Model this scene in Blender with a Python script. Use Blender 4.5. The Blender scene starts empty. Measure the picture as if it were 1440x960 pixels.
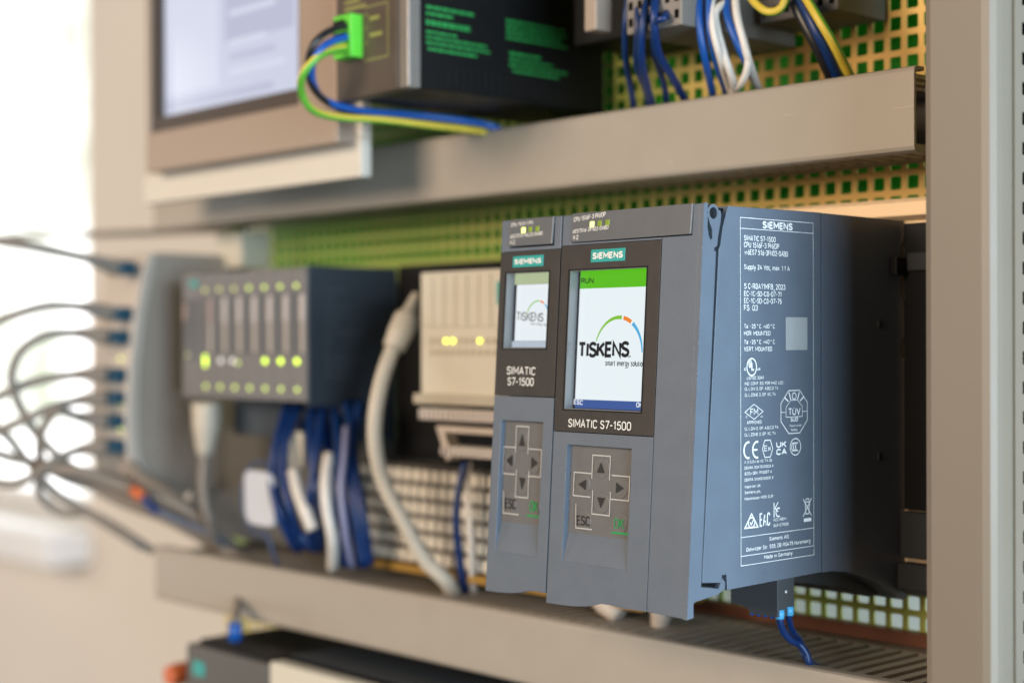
import bpy, bmesh, math, random
from mathutils import Matrix, Vector
from mathutils.geometry import tessellate_polygon
random.seed(11)
SC = bpy.context.scene
COL = SC.collection
MM = 0.001

# ------------------------------------------------------------------ camera
cd = bpy.data.cameras.new('camera'); cam = bpy.data.objects.new('camera', cd); COL.objects.link(cam)
R_ = Vector((0.67476, 0.73803, -0.00258)); U_ = Vector((0.00116, 0.00243, 1.0)); F_ = Vector((-0.73803, 0.67476, -0.00078))
m = Matrix.Identity(4)
for i in range(3):
    m[i][0] = R_[i]; m[i][1] = U_[i]; m[i][2] = -F_[i]
m.translation = Vector((364.51, -425.39, 99.24)) * MM
cam.matrix_world = m
cd.sensor_width = 36.0; cd.lens = 2213.7 / 1440 * 36
cd.clip_start = 0.02; cd.clip_end = 60
cd.dof.use_dof = True; cd.dof.focus_distance = 0.578; cd.dof.aperture_fstop = 5.1
SC.camera = cam

# ------------------------------------------------------------------ light and exposure
W = bpy.data.worlds.new('World'); SC.world = W; W.use_nodes = True
W.node_tree.nodes['Background'].inputs[0].default_value = (1.0, 0.95, 0.90, 1)
W.node_tree.nodes['Background'].inputs[1].default_value = 0.055
def area(name, loc, target, sx, sy, power, color):
    l = bpy.data.lights.new(name, 'AREA'); l.shape = 'RECTANGLE'; l.size = sx; l.size_y = sy
    l.energy = power; l.color = color
    o = bpy.data.objects.new(name, l); COL.objects.link(o); o.location = loc
    d = Vector(target) - Vector(loc); o.rotation_euler = d.to_track_quat('-Z', 'Y').to_euler()
    return o
area('side_window_light', (1.75, -0.20, 0.10), (0, 0.0, 0.09), 1.8, 0.8, 92, (0.66, 0.85, 1.0))
area('room_light', (-0.30, -2.45, 0.72), (-0.15, 0, 0.08), 1.5, 1.1, 78, (1.0, 0.80, 0.61))
area('wall_fill_light', (-2.3, -0.7, 0.0), (-1.4, 0.6, -0.3), 0.8, 1.2, 9, (1.0, 0.96, 0.9))  # added fill lamp that brightens the wall, not the window's own light
SC.view_settings.view_transform = 'Standard'; SC.view_settings.look = 'None'
SC.view_settings.exposure = 0.0; SC.view_settings.gamma = 1.0
SC.render.engine = 'CYCLES'
SC.cycles.use_denoising = True
SC.cycles.max_bounces = 6
SC.cycles.sample_clamp_indirect = 6

# ------------------------------------------------------------------ materials
def mat(name, col, rough=0.5, metal=0.0, var=0.06, scale=220.0, bump=0.0, bscale=1800.0, spec=0.5, emit=None, es=0.0, coat=0.0, rvar=0.08):
    M = bpy.data.materials.new(name); M.use_nodes = True
    nt = M.node_tree; b = nt.nodes['Principled BSDF']
    b.inputs['Roughness'].default_value = rough; b.inputs['Metallic'].default_value = metal
    b.inputs['Specular IOR Level'].default_value = spec
    b.inputs['Coat Weight'].default_value = coat
    tc = nt.nodes.new('ShaderNodeTexCoord')
    n = nt.nodes.new('ShaderNodeTexNoise'); n.inputs['Scale'].default_value = scale; n.inputs['Detail'].default_value = 6
    nt.links.new(tc.outputs['Object'], n.inputs['Vector'])
    if var > 0:
        mx = nt.nodes.new('ShaderNodeMix'); mx.data_type = 'RGBA'
        mx.inputs[6].default_value = (*[c * (1 - var) for c in col], 1); mx.inputs[7].default_value = (*[min(1, c * (1 + var)) for c in col], 1)
        nt.links.new(n.outputs['Fac'], mx.inputs[0]); nt.links.new(mx.outputs[2], b.inputs['Base Color'])
        mr = nt.nodes.new('ShaderNodeMapRange'); mr.inputs[3].default_value = max(0.02, rough - rvar); mr.inputs[4].default_value = min(1, rough + rvar)
        nt.links.new(n.outputs['Fac'], mr.inputs[0]); nt.links.new(mr.outputs[0], b.inputs['Roughness'])
    else:
        b.inputs['Base Color'].default_value = (*col, 1)
    if bump > 0:
        n2 = nt.nodes.new('ShaderNodeTexNoise'); n2.inputs['Scale'].default_value = bscale; n2.inputs['Detail'].default_value = 3
        nt.links.new(tc.outputs['Object'], n2.inputs['Vector'])
        bp = nt.nodes.new('ShaderNodeBump'); bp.inputs['Strength'].default_value = bump; bp.inputs['Distance'].default_value = 0.0003
        nt.links.new(n2.outputs['Fac'], bp.inputs['Height']); nt.links.new(bp.outputs['Normal'], b.inputs['Normal'])
    if emit:
        b.inputs['Emission Color'].default_value = (*emit, 1); b.inputs['Emission Strength'].default_value = es
    return M
def glow(name, col, s):
    return mat(name, tuple(c * 0.3 for c in col), 0.4, var=0, emit=col, es=s)

M = {}
M['case'] = mat('case_plastic', (0.098, 0.120, 0.153), 0.46, var=0.09, scale=90, bump=0.35, bscale=2000)
M['case2'] = mat('case_plastic_plain', (0.125, 0.136, 0.155), 0.5, var=0.05, bump=0.12)
M['flap'] = mat('flap_plastic', (0.098, 0.103, 0.112), 0.42, var=0.05, bump=0.1, bscale=2600)
M['darkcase'] = mat('dark_plastic', (0.028, 0.030, 0.033), 0.5, var=0.1, bump=0.1, spec=0.35)
M['black'] = mat('black_plastic', (0.0055, 0.0055, 0.006), 0.5, var=0.1, spec=0.22)
M['gap'] = mat('black_core', (0.004, 0.004, 0.004), 0.9, var=0, spec=0.05)
M['bezel'] = mat('display_bezel', (0.030, 0.026, 0.024), 0.42, var=0.06, bump=0.05)
M['key'] = mat('keypad_foil', (0.115, 0.115, 0.117), 0.42, var=0.04)
M['keydome'] = mat('keypad_dome', (0.125, 0.124, 0.123), 0.36, var=0.03)
M['print'] = mat('white_print', (0.72, 0.72, 0.70), 0.6, var=0.08, scale=900)
M['keyprint'] = mat('grey_print', (0.42, 0.42, 0.42), 0.6, var=0.05)
M['blackprint'] = mat('black_print', (0.008, 0.008, 0.009), 0.5, var=0)
M['greenprint'] = mat('green_print', (0.01, 0.26, 0.07), 0.5, var=0)
M['teal'] = mat('teal_badge', (0.02, 0.30, 0.28), 0.4, var=0.04)
M['wallside'] = mat('clear_window_edge', (0.20, 0.20, 0.20), 0.14, var=0.05, spec=0.7)
M['duct'] = mat('duct_pvc', (0.325, 0.288, 0.240), 0.45, var=0.05, scale=60, bump=0.05)
M['ductin'] = mat('duct_pvc_inner', (0.19, 0.155, 0.12), 0.6, var=0.1)
M['finger'] = mat('duct_finger', (0.34, 0.29, 0.235), 0.5, var=0.15, scale=40)
M['post'] = mat('post_paint', (0.178, 0.148, 0.112), 0.5, var=0.04, scale=40, bump=0.12, bscale=900)
M['alu'] = mat('rail_metal', (0.80, 0.60, 0.38), 0.45, metal=0.15, var=0.08, scale=60)
M['ductshade'] = mat('duct_back_shade', (0.16, 0.055, 0.025), 0.5, metal=0.2, var=0.25, scale=50)
M['cream'] = mat('cream_plastic', (0.56, 0.53, 0.445), 0.5, var=0.04)
M['creamdark'] = mat('cream_shadow_label', (0.42, 0.38, 0.30), 0.5, var=0.04)
M['white'] = mat('white_plastic', (0.72, 0.69, 0.63), 0.5, var=0.05)
M['grey'] = mat('mid_grey_plastic', (0.32, 0.265, 0.22), 0.6, var=0.06)
M['lightgrey'] = mat('light_grey_plastic', (0.48, 0.415, 0.355), 0.5, var=0.05)
M['darkgrey'] = mat('dark_grey_plastic', (0.09, 0.085, 0.08), 0.5, var=0.06)
M['plugdark'] = mat('plug_dark_grey', (0.060, 0.064, 0.070), 0.5, var=0.06, bump=0.15)
M['clamp'] = mat('pale_clamp', (0.66, 0.61, 0.52), 0.5, var=0.06)
M['olivemark'] = mat('olive_print', (0.26, 0.27, 0.07), 0.5, var=0.06)
M['blockgrey'] = mat('block_grey_plastic', (0.21, 0.19, 0.17), 0.55, var=0.06)
M['lilac'] = mat('pale_marker', (0.52, 0.47, 0.45), 0.5, var=0.05)
M['petrol'] = mat('petrol_plastic', (0.040, 0.052, 0.068), 0.5, var=0.06)
M['etgrey'] = mat('io_grey_plastic', (0.155, 0.15, 0.155), 0.5, var=0.05)
M['etdark'] = mat('io_dark_window', (0.085, 0.088, 0.095), 0.4, var=0.05)
M['blue'] = mat('blue_wire_pvc', (0.002, 0.025, 0.118), 0.4, var=0.12, scale=120)
M['midblue'] = mat('mid_blue_wire_pvc', (0.006, 0.075, 0.32), 0.38, var=0.1)
M['lightblue'] = mat('light_blue_ferrule', (0.10, 0.46, 0.80), 0.35, var=0.05)
M['plugblue'] = mat('plug_blue', (0.012, 0.058, 0.095), 0.4, var=0.1)
M['lilacwire'] = mat('pale_lilac_wire', (0.24, 0.25, 0.40), 0.4, var=0.06)
M['whitewire'] = mat('white_wire_pvc', (0.66, 0.62, 0.57), 0.4, var=0.06)
M['cable'] = mat('grey_cable_jacket', (0.20, 0.170, 0.143), 0.55, var=0.06)
M['beigecable'] = mat('beige_cable_jacket', (0.50, 0.45, 0.37), 0.48, var=0.05)
M['blackwire'] = mat('black_wire_pvc', (0.012, 0.012, 0.013), 0.35, var=0.1)
M['ygreen'] = mat('earth_green', (0.10, 0.33, 0.03), 0.4, var=0.05)
M['yyellow'] = mat('earth_yellow', (0.62, 0.46, 0.05), 0.4, var=0.05)
M['greenplug'] = mat('green_terminal', (0.10, 0.55, 0.03), 0.45, var=0.08)
M['greeninkbright'] = mat('bright_green_ink', (0.015, 0.24, 0.05), 0.5, var=0.05)
M['psufront'] = mat('brown_anodised', (0.075, 0.054, 0.040), 0.45, metal=0.1, var=0.08)
M['psuedge'] = mat('bright_edge', (0.20, 0.175, 0.155), 0.4, metal=0.2, var=0.05)
M['tanbezel'] = mat('tan_panel_frame', (0.34, 0.265, 0.21), 0.5, metal=0.1, var=0.05, scale=40)
M['brownline'] = mat('brown_panel_edge', (0.055, 0.038, 0.028), 0.5, var=0.05)
M['creamframe'] = mat('cream_frame_paint', (0.58, 0.54, 0.47), 0.5, var=0.04)
M['wall'] = mat('wall_paint', (0.72, 0.665, 0.60), 0.8, var=0.04, scale=4, bump=0.1, bscale=60)
M['wall2'] = mat('wall_paint_low', (0.58, 0.49, 0.42), 0.8, var=0.05, scale=4)
M['sill'] = mat('sill_white', (0.88, 0.88, 0.90), 0.35, var=0.03, scale=6)
M['greenboard'] = mat('green_board', (0.02, 0.40, 0.012), 0.5, var=0.4, scale=30)
M['whiteboard'] = mat('white_board', (0.78, 0.76, 0.73), 0.5, var=0.06, scale=30)
M['orange'] = mat('orange_cap_plastic', (0.55, 0.12, 0.03), 0.4, var=0.05)
M['floor'] = mat('floor_paint', (0.42, 0.38, 0.34), 0.6, var=0.1, scale=3)
M['led_on'] = glow('led_lit', (0.90, 1.0, 0.25), 2.2)
M['led_dim'] = glow('led_dim', (0.22, 0.30, 0.02), 0.8)
M['bok_dim'] = glow('led_far_dim', (0.62, 0.78, 0.16), 1.7)
M['bok_faint'] = glow('led_far_faint', (0.55, 0.55, 0.18), 1.5)
M['bok_on'] = glow('led_far_lit', (0.72, 1.0, 0.05), 3.2)
M['bok_white'] = glow('led_far_white', (1.0, 0.92, 0.88), 1.1)
M['yel_on'] = glow('led_yellow', (1.0, 0.95, 0.08), 3.5)
# zinc plated sheet, yellow passivated, iridescent; green reflections painted in by position
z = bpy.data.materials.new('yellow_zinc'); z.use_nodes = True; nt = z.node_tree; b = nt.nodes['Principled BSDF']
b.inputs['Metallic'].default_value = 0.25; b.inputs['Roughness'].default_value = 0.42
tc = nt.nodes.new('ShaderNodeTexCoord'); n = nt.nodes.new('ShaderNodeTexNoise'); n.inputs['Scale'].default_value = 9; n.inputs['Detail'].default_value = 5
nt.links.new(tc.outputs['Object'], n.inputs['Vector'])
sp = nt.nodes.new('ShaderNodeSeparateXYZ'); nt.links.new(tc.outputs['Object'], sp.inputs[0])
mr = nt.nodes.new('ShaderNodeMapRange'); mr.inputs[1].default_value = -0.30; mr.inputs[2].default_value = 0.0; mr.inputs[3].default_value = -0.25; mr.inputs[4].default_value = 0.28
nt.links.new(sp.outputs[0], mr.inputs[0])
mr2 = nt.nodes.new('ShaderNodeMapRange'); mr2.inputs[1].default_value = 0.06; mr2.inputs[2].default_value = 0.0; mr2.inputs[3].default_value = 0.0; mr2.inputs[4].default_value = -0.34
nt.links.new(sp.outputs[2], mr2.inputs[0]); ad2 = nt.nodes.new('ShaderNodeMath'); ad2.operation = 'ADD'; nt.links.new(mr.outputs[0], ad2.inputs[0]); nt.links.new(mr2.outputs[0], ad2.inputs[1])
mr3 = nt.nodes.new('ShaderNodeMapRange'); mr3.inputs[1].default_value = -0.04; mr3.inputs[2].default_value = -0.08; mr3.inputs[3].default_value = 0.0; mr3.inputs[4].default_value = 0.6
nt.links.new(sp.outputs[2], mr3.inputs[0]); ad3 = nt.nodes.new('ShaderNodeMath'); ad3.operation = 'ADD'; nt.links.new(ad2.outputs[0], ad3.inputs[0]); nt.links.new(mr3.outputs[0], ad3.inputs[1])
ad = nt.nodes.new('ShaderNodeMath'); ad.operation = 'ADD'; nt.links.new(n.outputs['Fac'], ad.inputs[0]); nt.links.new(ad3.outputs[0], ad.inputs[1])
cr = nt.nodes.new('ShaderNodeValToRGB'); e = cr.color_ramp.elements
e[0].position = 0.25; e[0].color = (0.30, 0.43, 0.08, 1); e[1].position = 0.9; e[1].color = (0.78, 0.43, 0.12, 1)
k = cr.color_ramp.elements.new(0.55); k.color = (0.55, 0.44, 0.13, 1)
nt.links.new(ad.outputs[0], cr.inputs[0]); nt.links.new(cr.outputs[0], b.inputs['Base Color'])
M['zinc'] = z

def skymat():
    s = bpy.data.materials.new('daylight_sky'); s.use_nodes = True; nt = s.node_tree; b = nt.nodes['Principled BSDF']
    tc = nt.nodes.new('ShaderNodeTexCoord'); n = nt.nodes.new('ShaderNodeTexNoise'); n.inputs['Scale'].default_value = 1.6; n.inputs['Detail'].default_value = 4
    nt.links.new(tc.outputs['Object'], n.inputs['Vector'])
    cr = nt.nodes.new('ShaderNodeValToRGB'); e = cr.color_ramp.elements
    e[0].position = 0.36; e[0].color = (0.30, 0.33, 0.25, 1); e[1].position = 0.56; e[1].color = (1.0, 1.0, 1.0, 1)
    nt.links.new(n.outputs['Fac'], cr.inputs[0])
    b.inputs['Base Color'].default_value = (0, 0, 0, 1); b.inputs['Specular IOR Level'].default_value = 0
    nt.links.new(cr.outputs[0], b.inputs['Emission Color']); b.inputs['Emission Strength'].default_value = 3.0
    return s
M['sky'] = skymat()

# ------------------------------------------------------------------ mesh helpers (millimetres)
class MB:
    def __init__(s): s.v = []; s.f = []; s.mi = []; s.cur = 0; s.sm = []; s.smooth = False
    def add(s, vs, fs):
        b = len(s.v); s.v += [tuple(map(float, v)) for v in vs]
        for f in fs: s.f.append([b + i for i in f]); s.mi.append(s.cur); s.sm.append(s.smooth)
        return s
    def box(s, x0, x1, y0, y1, z0, z1):
        return s.add([(x0,y0,z0),(x1,y0,z0),(x1,y1,z0),(x0,y1,z0),(x0,y0,z1),(x1,y0,z1),(x1,y1,z1),(x0,y1,z1)],
              [(0,3,2,1),(4,5,6,7),(0,1,5,4),(1,2,6,5),(2,3,7,6),(3,0,4,7)])
    def prism(s, pts, axis, a, b, holes=()):
        """2D outline extruded along axis: axis 'x' pts=(y,z); 'y' pts=(x,z); 'z' pts=(x,y)"""
        def to(p, w):
            return (w, p[0], p[1]) if axis == 'x' else ((p[0], w, p[1]) if axis == 'y' else (p[0], p[1], w))
        loops = [list(pts)] + [list(h) for h in holes]
        flat = [p for l in loops for p in l]; n = len(flat)
        tris = tessellate_polygon([[Vector((p[0], p[1], 0)) for p in l] for l in loops])
        vs = [to(p, a) for p in flat] + [to(p, b) for p in flat]; fs = []
        for t in tris: fs.append(tuple(t)); fs.append(tuple(i + n for i in reversed(t)))
        o = 0
        for l in loops:
            k = len(l)
            for i in range(k):
                j = (i + 1) % k; fs.append((o+i, o+j, o+j+n, o+i+n))
            o += k
        return s.add(vs, fs)
    def tube(s, pts, r, n=12, sub=6, split=False, caps=True, twist=0.0, ph=0.0):
        P = [Vector(p) for p in pts]
        if len(P) > 2 and sub > 1:
            Q = []
            E = [P[0]*2-P[1]] + P + [P[-1]*2-P[-2]]
            for i in range(1, len(E)-2):
                for t in range(sub):
                    u = t/sub; p0,p1,p2,p3 = E[i-1],E[i],E[i+1],E[i+2]
                    Q.append(0.5*((2*p1)+(p2-p0)*u+(2*p0-5*p1+4*p2-p3)*u*u+(3*p1-p0-3*p2+p3)*u**3))
            Q.append(P[-1]); P = Q
        rr = r if isinstance(r, (list, tuple)) else None
        T = [(P[min(i+1,len(P)-1)]-P[max(i-1,0)]).normalized() for i in range(len(P))]
        a = Vector((0,0,1)) if abs(T[0].z) < 0.9 else Vector((1,0,0))
        N = (a - T[0]*a.dot(T[0])).normalized()
        vs = []; c0 = s.cur
        for i, p in enumerate(P):
            N = (N - T[i]*N.dot(T[i])).normalized(); B = T[i].cross(N)
            if rr:
                q = i/(len(P)-1)*(len(rr)-1); k = min(int(q), len(rr)-2); rad = rr[k]*(1-(q-k)) + rr[k+1]*(q-k)
            else: rad = r
            for k in range(n):
                th = 2*math.pi*k/n + twist*i + ph
                vs.append(p + N*math.cos(th)*rad + B*math.sin(th)*rad)
        b = len(s.v); s.v += [tuple(v) for v in vs]
        for i in range(len(P)-1):
            for k in range(n):
                j = (k+1) % n
                s.f.append([b+i*n+k, b+i*n+j, b+(i+1)*n+j, b+(i+1)*n+k])
                s.mi.append((1 if k < n*0.58 else 0) if split else c0); s.sm.append(True)
        if caps:
            s.f.append([b+k for k in reversed(range(n))]); s.mi.append(c0); s.sm.append(False)
            s.f.append([b+(len(P)-1)*n+k for k in range(n)]); s.mi.append(c0); s.sm.append(False)
        return s
    def disc(s, axis, c, r, w0, w1, n=24, r2=None):
        return s.prism([(c[0]+r*math.cos(2*math.pi*k/n), c[1]+(r2 or r)*math.sin(2*math.pi*k/n)) for k in range(n)], axis, w0, w1)
    def warp(s, fn):
        s.v = [fn(*v) for v in s.v]; return s

def build(name, mb, m_, parent=None, bev=0.0, loc=None, seg=2):
    """one mesh object; loc and the vertices are world millimetres"""
    base = Vector((0,0,0)); q = parent
    while q is not None:
        base += Vector(q['at']); q = q.parent
    org = Vector(loc) if loc else (base if parent else Vector((0,0,0)))
    me = bpy.data.meshes.new(name)
    me.from_pydata([(Vector(v)-org)*MM for v in mb.v], [], mb.f)
    ms = m_ if isinstance(m_, (list, tuple)) else [m_]
    for k in ms: me.materials.append(k)
    me.polygons.foreach_set('material_index', mb.mi); me.polygons.foreach_set('use_smooth', mb.sm)
    bm = bmesh.new(); bm.from_mesh(me); bmesh.ops.recalc_face_normals(bm, faces=bm.faces); bm.to_mesh(me); bm.free()
    me.update()
    o = bpy.data.objects.new(name, me); COL.objects.link(o)
    o['at'] = tuple(org - base); o.location = (org - base)*MM
    if parent is not None: o.parent = parent
    if bev:
        bmod = o.modifiers.new('edges', 'BEVEL'); bmod.width = bev*MM; bmod.segments = seg; bmod.limit_method = 'ANGLE'; bmod.angle_limit = math.radians(35)
    return o
def tag(o, label, cat, group=None, kind=None):
    o['label'] = label; o['category'] = cat
    if group: o['group'] = group
    if kind: o['kind'] = kind
    return o
def thing(name, label, cat, loc, group=None):
    o = bpy.data.objects.new(name, None); COL.objects.link(o)
    o.empty_display_size = 0.01
    o['at'] = tuple(loc); o.location = Vector(loc)*MM
    return tag(o, label, cat, group)
def struct(name, mb, m_, bev=0):
    o = build(name, mb, m_, None, bev); o['kind'] = 'structure'; return o
def child(name, src, parent, offset):
    """copy of a part mesh, shifted by offset millimetres"""
    c = src.copy(); COL.objects.link(c); c.parent = parent; c.name = name
    c.location = Vector(src.location) + Vector(offset)*MM; c['at'] = tuple(Vector(src['at']) + Vector(offset)); return c

# condensed technical letters: strokes on a grid, cap height 6, x-height 4.3, ';' between strokes
GL = {}
def _g(ch, w, d):
    GL[ch] = (w, [[tuple(float(q) for q in p.split(',')) for p in st.split()] for st in d.split(';')])
for row in """A 4|0,0 2,6 4,0;0.7,2 3.3,2
B 3.6|0,0 0,6 2.4,6 3.3,5.3 3.3,3.9 2.5,3.2 0,3.2;2.5,3.2 3.6,2.4 3.6,0.8 2.7,0 0,0
C 3.5|3.5,4.8 3.1,5.6 2.3,6 1.2,6 0.4,5.5 0,4.5 0,1.5 0.4,0.5 1.2,0 2.3,0 3.1,0.4 3.5,1.2
D 3.7|0,0 0,6 2.2,6 3.2,5.5 3.7,4.5 3.7,1.5 3.2,0.5 2.2,0 0,0
E 3.1|3.1,6 0,6 0,0 3.1,0;0,3.1 2.7,3.1
F 3|3,6 0,6 0,0;0,3 2.6,3
G 3.7|3.6,4.8 3.1,5.6 2.3,6 1.2,6 0.4,5.5 0,4.5 0,1.5 0.4,0.5 1.2,0 2.4,0 3.3,0.4 3.7,1.2 3.7,2.8 2.1,2.8
H 3.7|0,0 0,6;3.7,0 3.7,6;0,3.1 3.7,3.1
I 1|0.5,0 0.5,6
J 2.6|2.6,6 2.6,1.2 2.1,0.3 1.2,0 0.4,0.3 0,1
K 3.6|0,0 0,6;3.5,6 0.3,2.7;1.2,3.6 3.6,0
L 2.9|0,6 0,0 2.9,0
M 4.6|0,0 0,6 2.3,1.8 4.6,6 4.6,0
N 3.8|0,0 0,6 3.8,0 3.8,6
O 3.8|1.2,6 2.6,6 3.4,5.5 3.8,4.5 3.8,1.5 3.4,0.5 2.6,0 1.2,0 0.4,0.5 0,1.5 0,4.5 0.4,5.5 1.2,6
P 3.5|0,0 0,6 2.4,6 3.3,5.4 3.5,4.4 3.2,3.2 2.4,2.7 0,2.7
Q 3.8|1.2,6 2.6,6 3.4,5.5 3.8,4.5 3.8,1.5 3.4,0.5 2.6,0 1.2,0 0.4,0.5 0,1.5 0,4.5 0.4,5.5 1.2,6;2.4,1.4 3.9,-0.3
R 3.6|0,0 0,6 2.4,6 3.3,5.4 3.5,4.5 3.3,3.4 2.4,2.9 0,2.9;2,2.9 3.6,0
S 3.5|3.3,4.9 2.9,5.6 2.2,6 1.2,6 0.4,5.5 0.1,4.7 0.3,3.8 1.1,3.3 2.5,2.8 3.3,2.2 3.5,1.3 3.1,0.5 2.3,0 1.2,0 0.4,0.4 0,1.2
T 3.6|0,6 3.6,6;1.8,6 1.8,0
U 3.7|0,6 0,1.5 0.4,0.5 1.2,0 2.5,0 3.3,0.5 3.7,1.5 3.7,6
V 4|0,6 2,0 4,6
W 5.4|0,6 1.3,0 2.7,5.4 4.1,0 5.4,6
X 3.8|0,0 3.8,6;0,6 3.8,0
Y 3.8|0,6 1.9,2.8 3.8,6;1.9,2.8 1.9,0
Z 3.5|0,6 3.5,6 0,0 3.5,0
0 3.5|1.1,6 2.4,6 3.2,5.4 3.5,4.4 3.5,1.6 3.2,0.6 2.4,0 1.1,0 0.3,0.6 0,1.6 0,4.4 0.3,5.4 1.1,6
1 2.4|0.3,4.6 1.7,6 1.7,0
2 3.4|0.1,4.8 0.5,5.6 1.3,6 2.2,6 3.1,5.4 3.2,4.4 2.8,3.3 0,0 3.4,0
3 3.4|0.1,5 0.6,5.7 1.4,6 2.2,6 3,5.4 3.1,4.3 2.6,3.5 1.5,3.2 2.6,2.9 3.4,2 3.3,0.9 2.5,0.1 1.3,0 0.4,0.4 0,1.1
4 3.6|2.1,6 0,1.5 3.6,1.5;2.7,3.4 2.7,0
5 3.4|3.1,6 0.4,6 0.2,3.2 1.1,3.7 2.1,3.7 3.1,3 3.4,1.8 3,0.6 2.1,0 1,0 0.3,0.4 0,1
6 3.5|2.6,6 0.6,3.2 0.1,2.2 0.1,1.2 0.6,0.3 1.5,0 2.2,0 3.1,0.5 3.5,1.5 3.4,2.6 2.8,3.3 1.9,3.6 0.9,3.3
7 3.4|0,6 3.4,6 1.2,0
8 3.5|1.1,6 2.4,6 3.1,5.4 3.2,4.4 2.6,3.4 0.9,2.8 0.1,1.9 0.1,0.8 0.9,0 2.6,0 3.4,0.8 3.4,1.9 2.6,2.8 0.9,3.4 0.3,4.4 0.4,5.4 1.1,6
9 3.5|0.9,0 2.9,2.8 3.4,3.8 3.4,4.8 2.9,5.7 2,6 1.3,6 0.4,5.5 0,4.5 0.1,3.4 0.7,2.7 1.6,2.4 2.6,2.7
a 2.9|0.2,3.7 0.8,4.3 2,4.3 2.7,3.7 2.7,0;2.7,2.5 0.9,2.4 0.1,1.8 0.1,0.7 0.7,0 1.7,0 2.7,0.8
b 3|0,0 0,6;0,3.5 0.9,4.3 2.1,4.3 2.9,3.5 2.9,0.8 2.1,0 0.9,0 0,0.8
c 2.6|2.6,3.6 2,4.3 0.9,4.3 0.1,3.5 0.1,0.8 0.9,0 2,0 2.6,0.7
d 3|3,0 3,6;3,3.5 2.1,4.3 0.9,4.3 0.1,3.5 0.1,0.8 0.9,0 2.1,0 3,0.8
e 2.9|0.1,2.2 2.9,2.2 2.9,3.4 2.1,4.3 0.9,4.3 0.1,3.4 0.1,0.9 0.9,0 2,0 2.7,0.6
f 2|2,6 1.3,6 0.8,5.4 0.8,0;0,4.1 1.9,4.1
g 3|3,4.2 3,-1 2.3,-1.8 1,-1.8 0.3,-1.3;3,3.5 2.1,4.3 0.9,4.3 0.1,3.5 0.1,0.9 0.9,0.1 2.1,0.1 3,0.8
h 2.9|0,0 0,6;0,3.3 1,4.3 2,4.3 2.8,3.5 2.8,0
i 0.6|0.3,0 0.3,4.2;0.3,5.4 0.3,5.9
k 2.9|0,0 0,6;2.7,4.2 0.2,1.8;1,2.5 2.9,0
l 0.5|0.2,6 0.2,0
m 4.6|0,0 0,4.2;0,3.4 0.8,4.3 1.6,4.3 2.3,3.6 2.3,0;2.3,3.4 3.1,4.3 3.9,4.3 4.6,3.6 4.6,0
n 2.8|0,0 0,4.2;0,3.3 1,4.3 2,4.3 2.8,3.5 2.8,0
o 3|0.9,4.3 2.1,4.3 2.9,3.5 2.9,0.8 2.1,0 0.9,0 0.1,0.8 0.1,3.5 0.9,4.3
p 3|0,-1.8 0,4.2;0,3.5 0.9,4.3 2.1,4.3 2.9,3.5 2.9,0.8 2.1,0 0.9,0 0,0.8
r 1.9|0,0 0,4.2;0,3.1 0.9,4.2 1.9,4.2
s 2.6|2.5,3.6 1.9,4.3 0.8,4.3 0.1,3.6 0.3,2.7 2.2,1.9 2.6,1.2 2.3,0.4 1.6,0 0.7,0 0,0.6
t 2|0.7,5.5 0.7,0.8 1.2,0 2,0.1;0,4.1 1.9,4.1
u 2.8|0,4.2 0,0.8 0.8,0 1.8,0 2.8,0.9;2.8,4.2 2.8,0
v 2.9|0,4.2 1.45,0 2.9,4.2
w 4.4|0,4.2 1.1,0 2.2,3.8 3.3,0 4.4,4.2
x 2.9|0,0 2.9,4.2;0,4.2 2.9,0
y 2.9|0,4.2 1.45,0.2;2.9,4.2 1.1,-1.4 0.3,-1.8
z 2.6|0,4.2 2.6,4.2 0,0 2.6,0
Ü 3.7|0,5.4 0,1.5 0.4,0.5 1.2,0 2.5,0 3.3,0.5 3.7,1.5 3.7,5.4;1.1,6.4 1.1,6.8;2.6,6.4 2.6,6.8
- 2.2|0,2.7 2.2,2.7
_ 3|0,-0.6 3,-0.6
. 0.5|0.2,0 0.2,0.35
, 0.5|0.3,0.3 0.1,-0.9
: 0.5|0.2,0.3 0.2,0.7;0.2,3.4 0.2,3.8
/ 2.6|0,-0.4 2.6,6.3
+ 3|0,2.7 3,2.7;1.5,1.1 1.5,4.3
° 1.4|0.7,6 1.3,5.5 1.3,4.9 0.7,4.4 0.1,4.9 0.1,5.5 0.7,6""".split('\n'):
    hd_, d_ = row.split('|'); c_, w_ = hd_.split(' '); _g(c_, float(w_), d_)
def text(mb, txt, a, b, h, put, wt=0.13, track=0.85):
    """a, b: (u, v) of baseline start and end; h: cap height; wt: stroke weight / cap height; put(u, v) -> xyz"""
    tot = 0.0; pos = []
    for ch in txt:
        if ch == ' ': tot += 2.3; continue
        pos.append((ch, tot)); tot += GL[ch][0] + track
    tot -= track
    sx = math.hypot(b[0]-a[0], b[1]-a[1])/tot*(1 if b[0] > a[0] else -1); sl_ = (b[1]-a[1])/(b[0]-a[0]); sy = h/6.0
    w = wt*h; wu = wt*6
    for ch, x in pos:
        gw = max(GL[ch][0], .01); wx = min(w/abs(sx), gw*.45)
        for st in GL[ch][1]:
            if ch in 'CGOQSU023568abcdeghmnopsuÜ': st = chaikin(st)
            # the ribbon stays inside the cap height and the advance width
            st = [((p[0]*(gw-wx*.5)/gw + wx*.25) if gw > 1.2 else p[0], p[1]*(6-wu)/6 + wu/2 if p[1] >= 0 else p[1]) for p in st]
            band(mb, [(a[0]+(x+p[0])*sx, a[1]+p[1]*sy + sl_*(x+p[0])*sx) for p in st], w, put)
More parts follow.
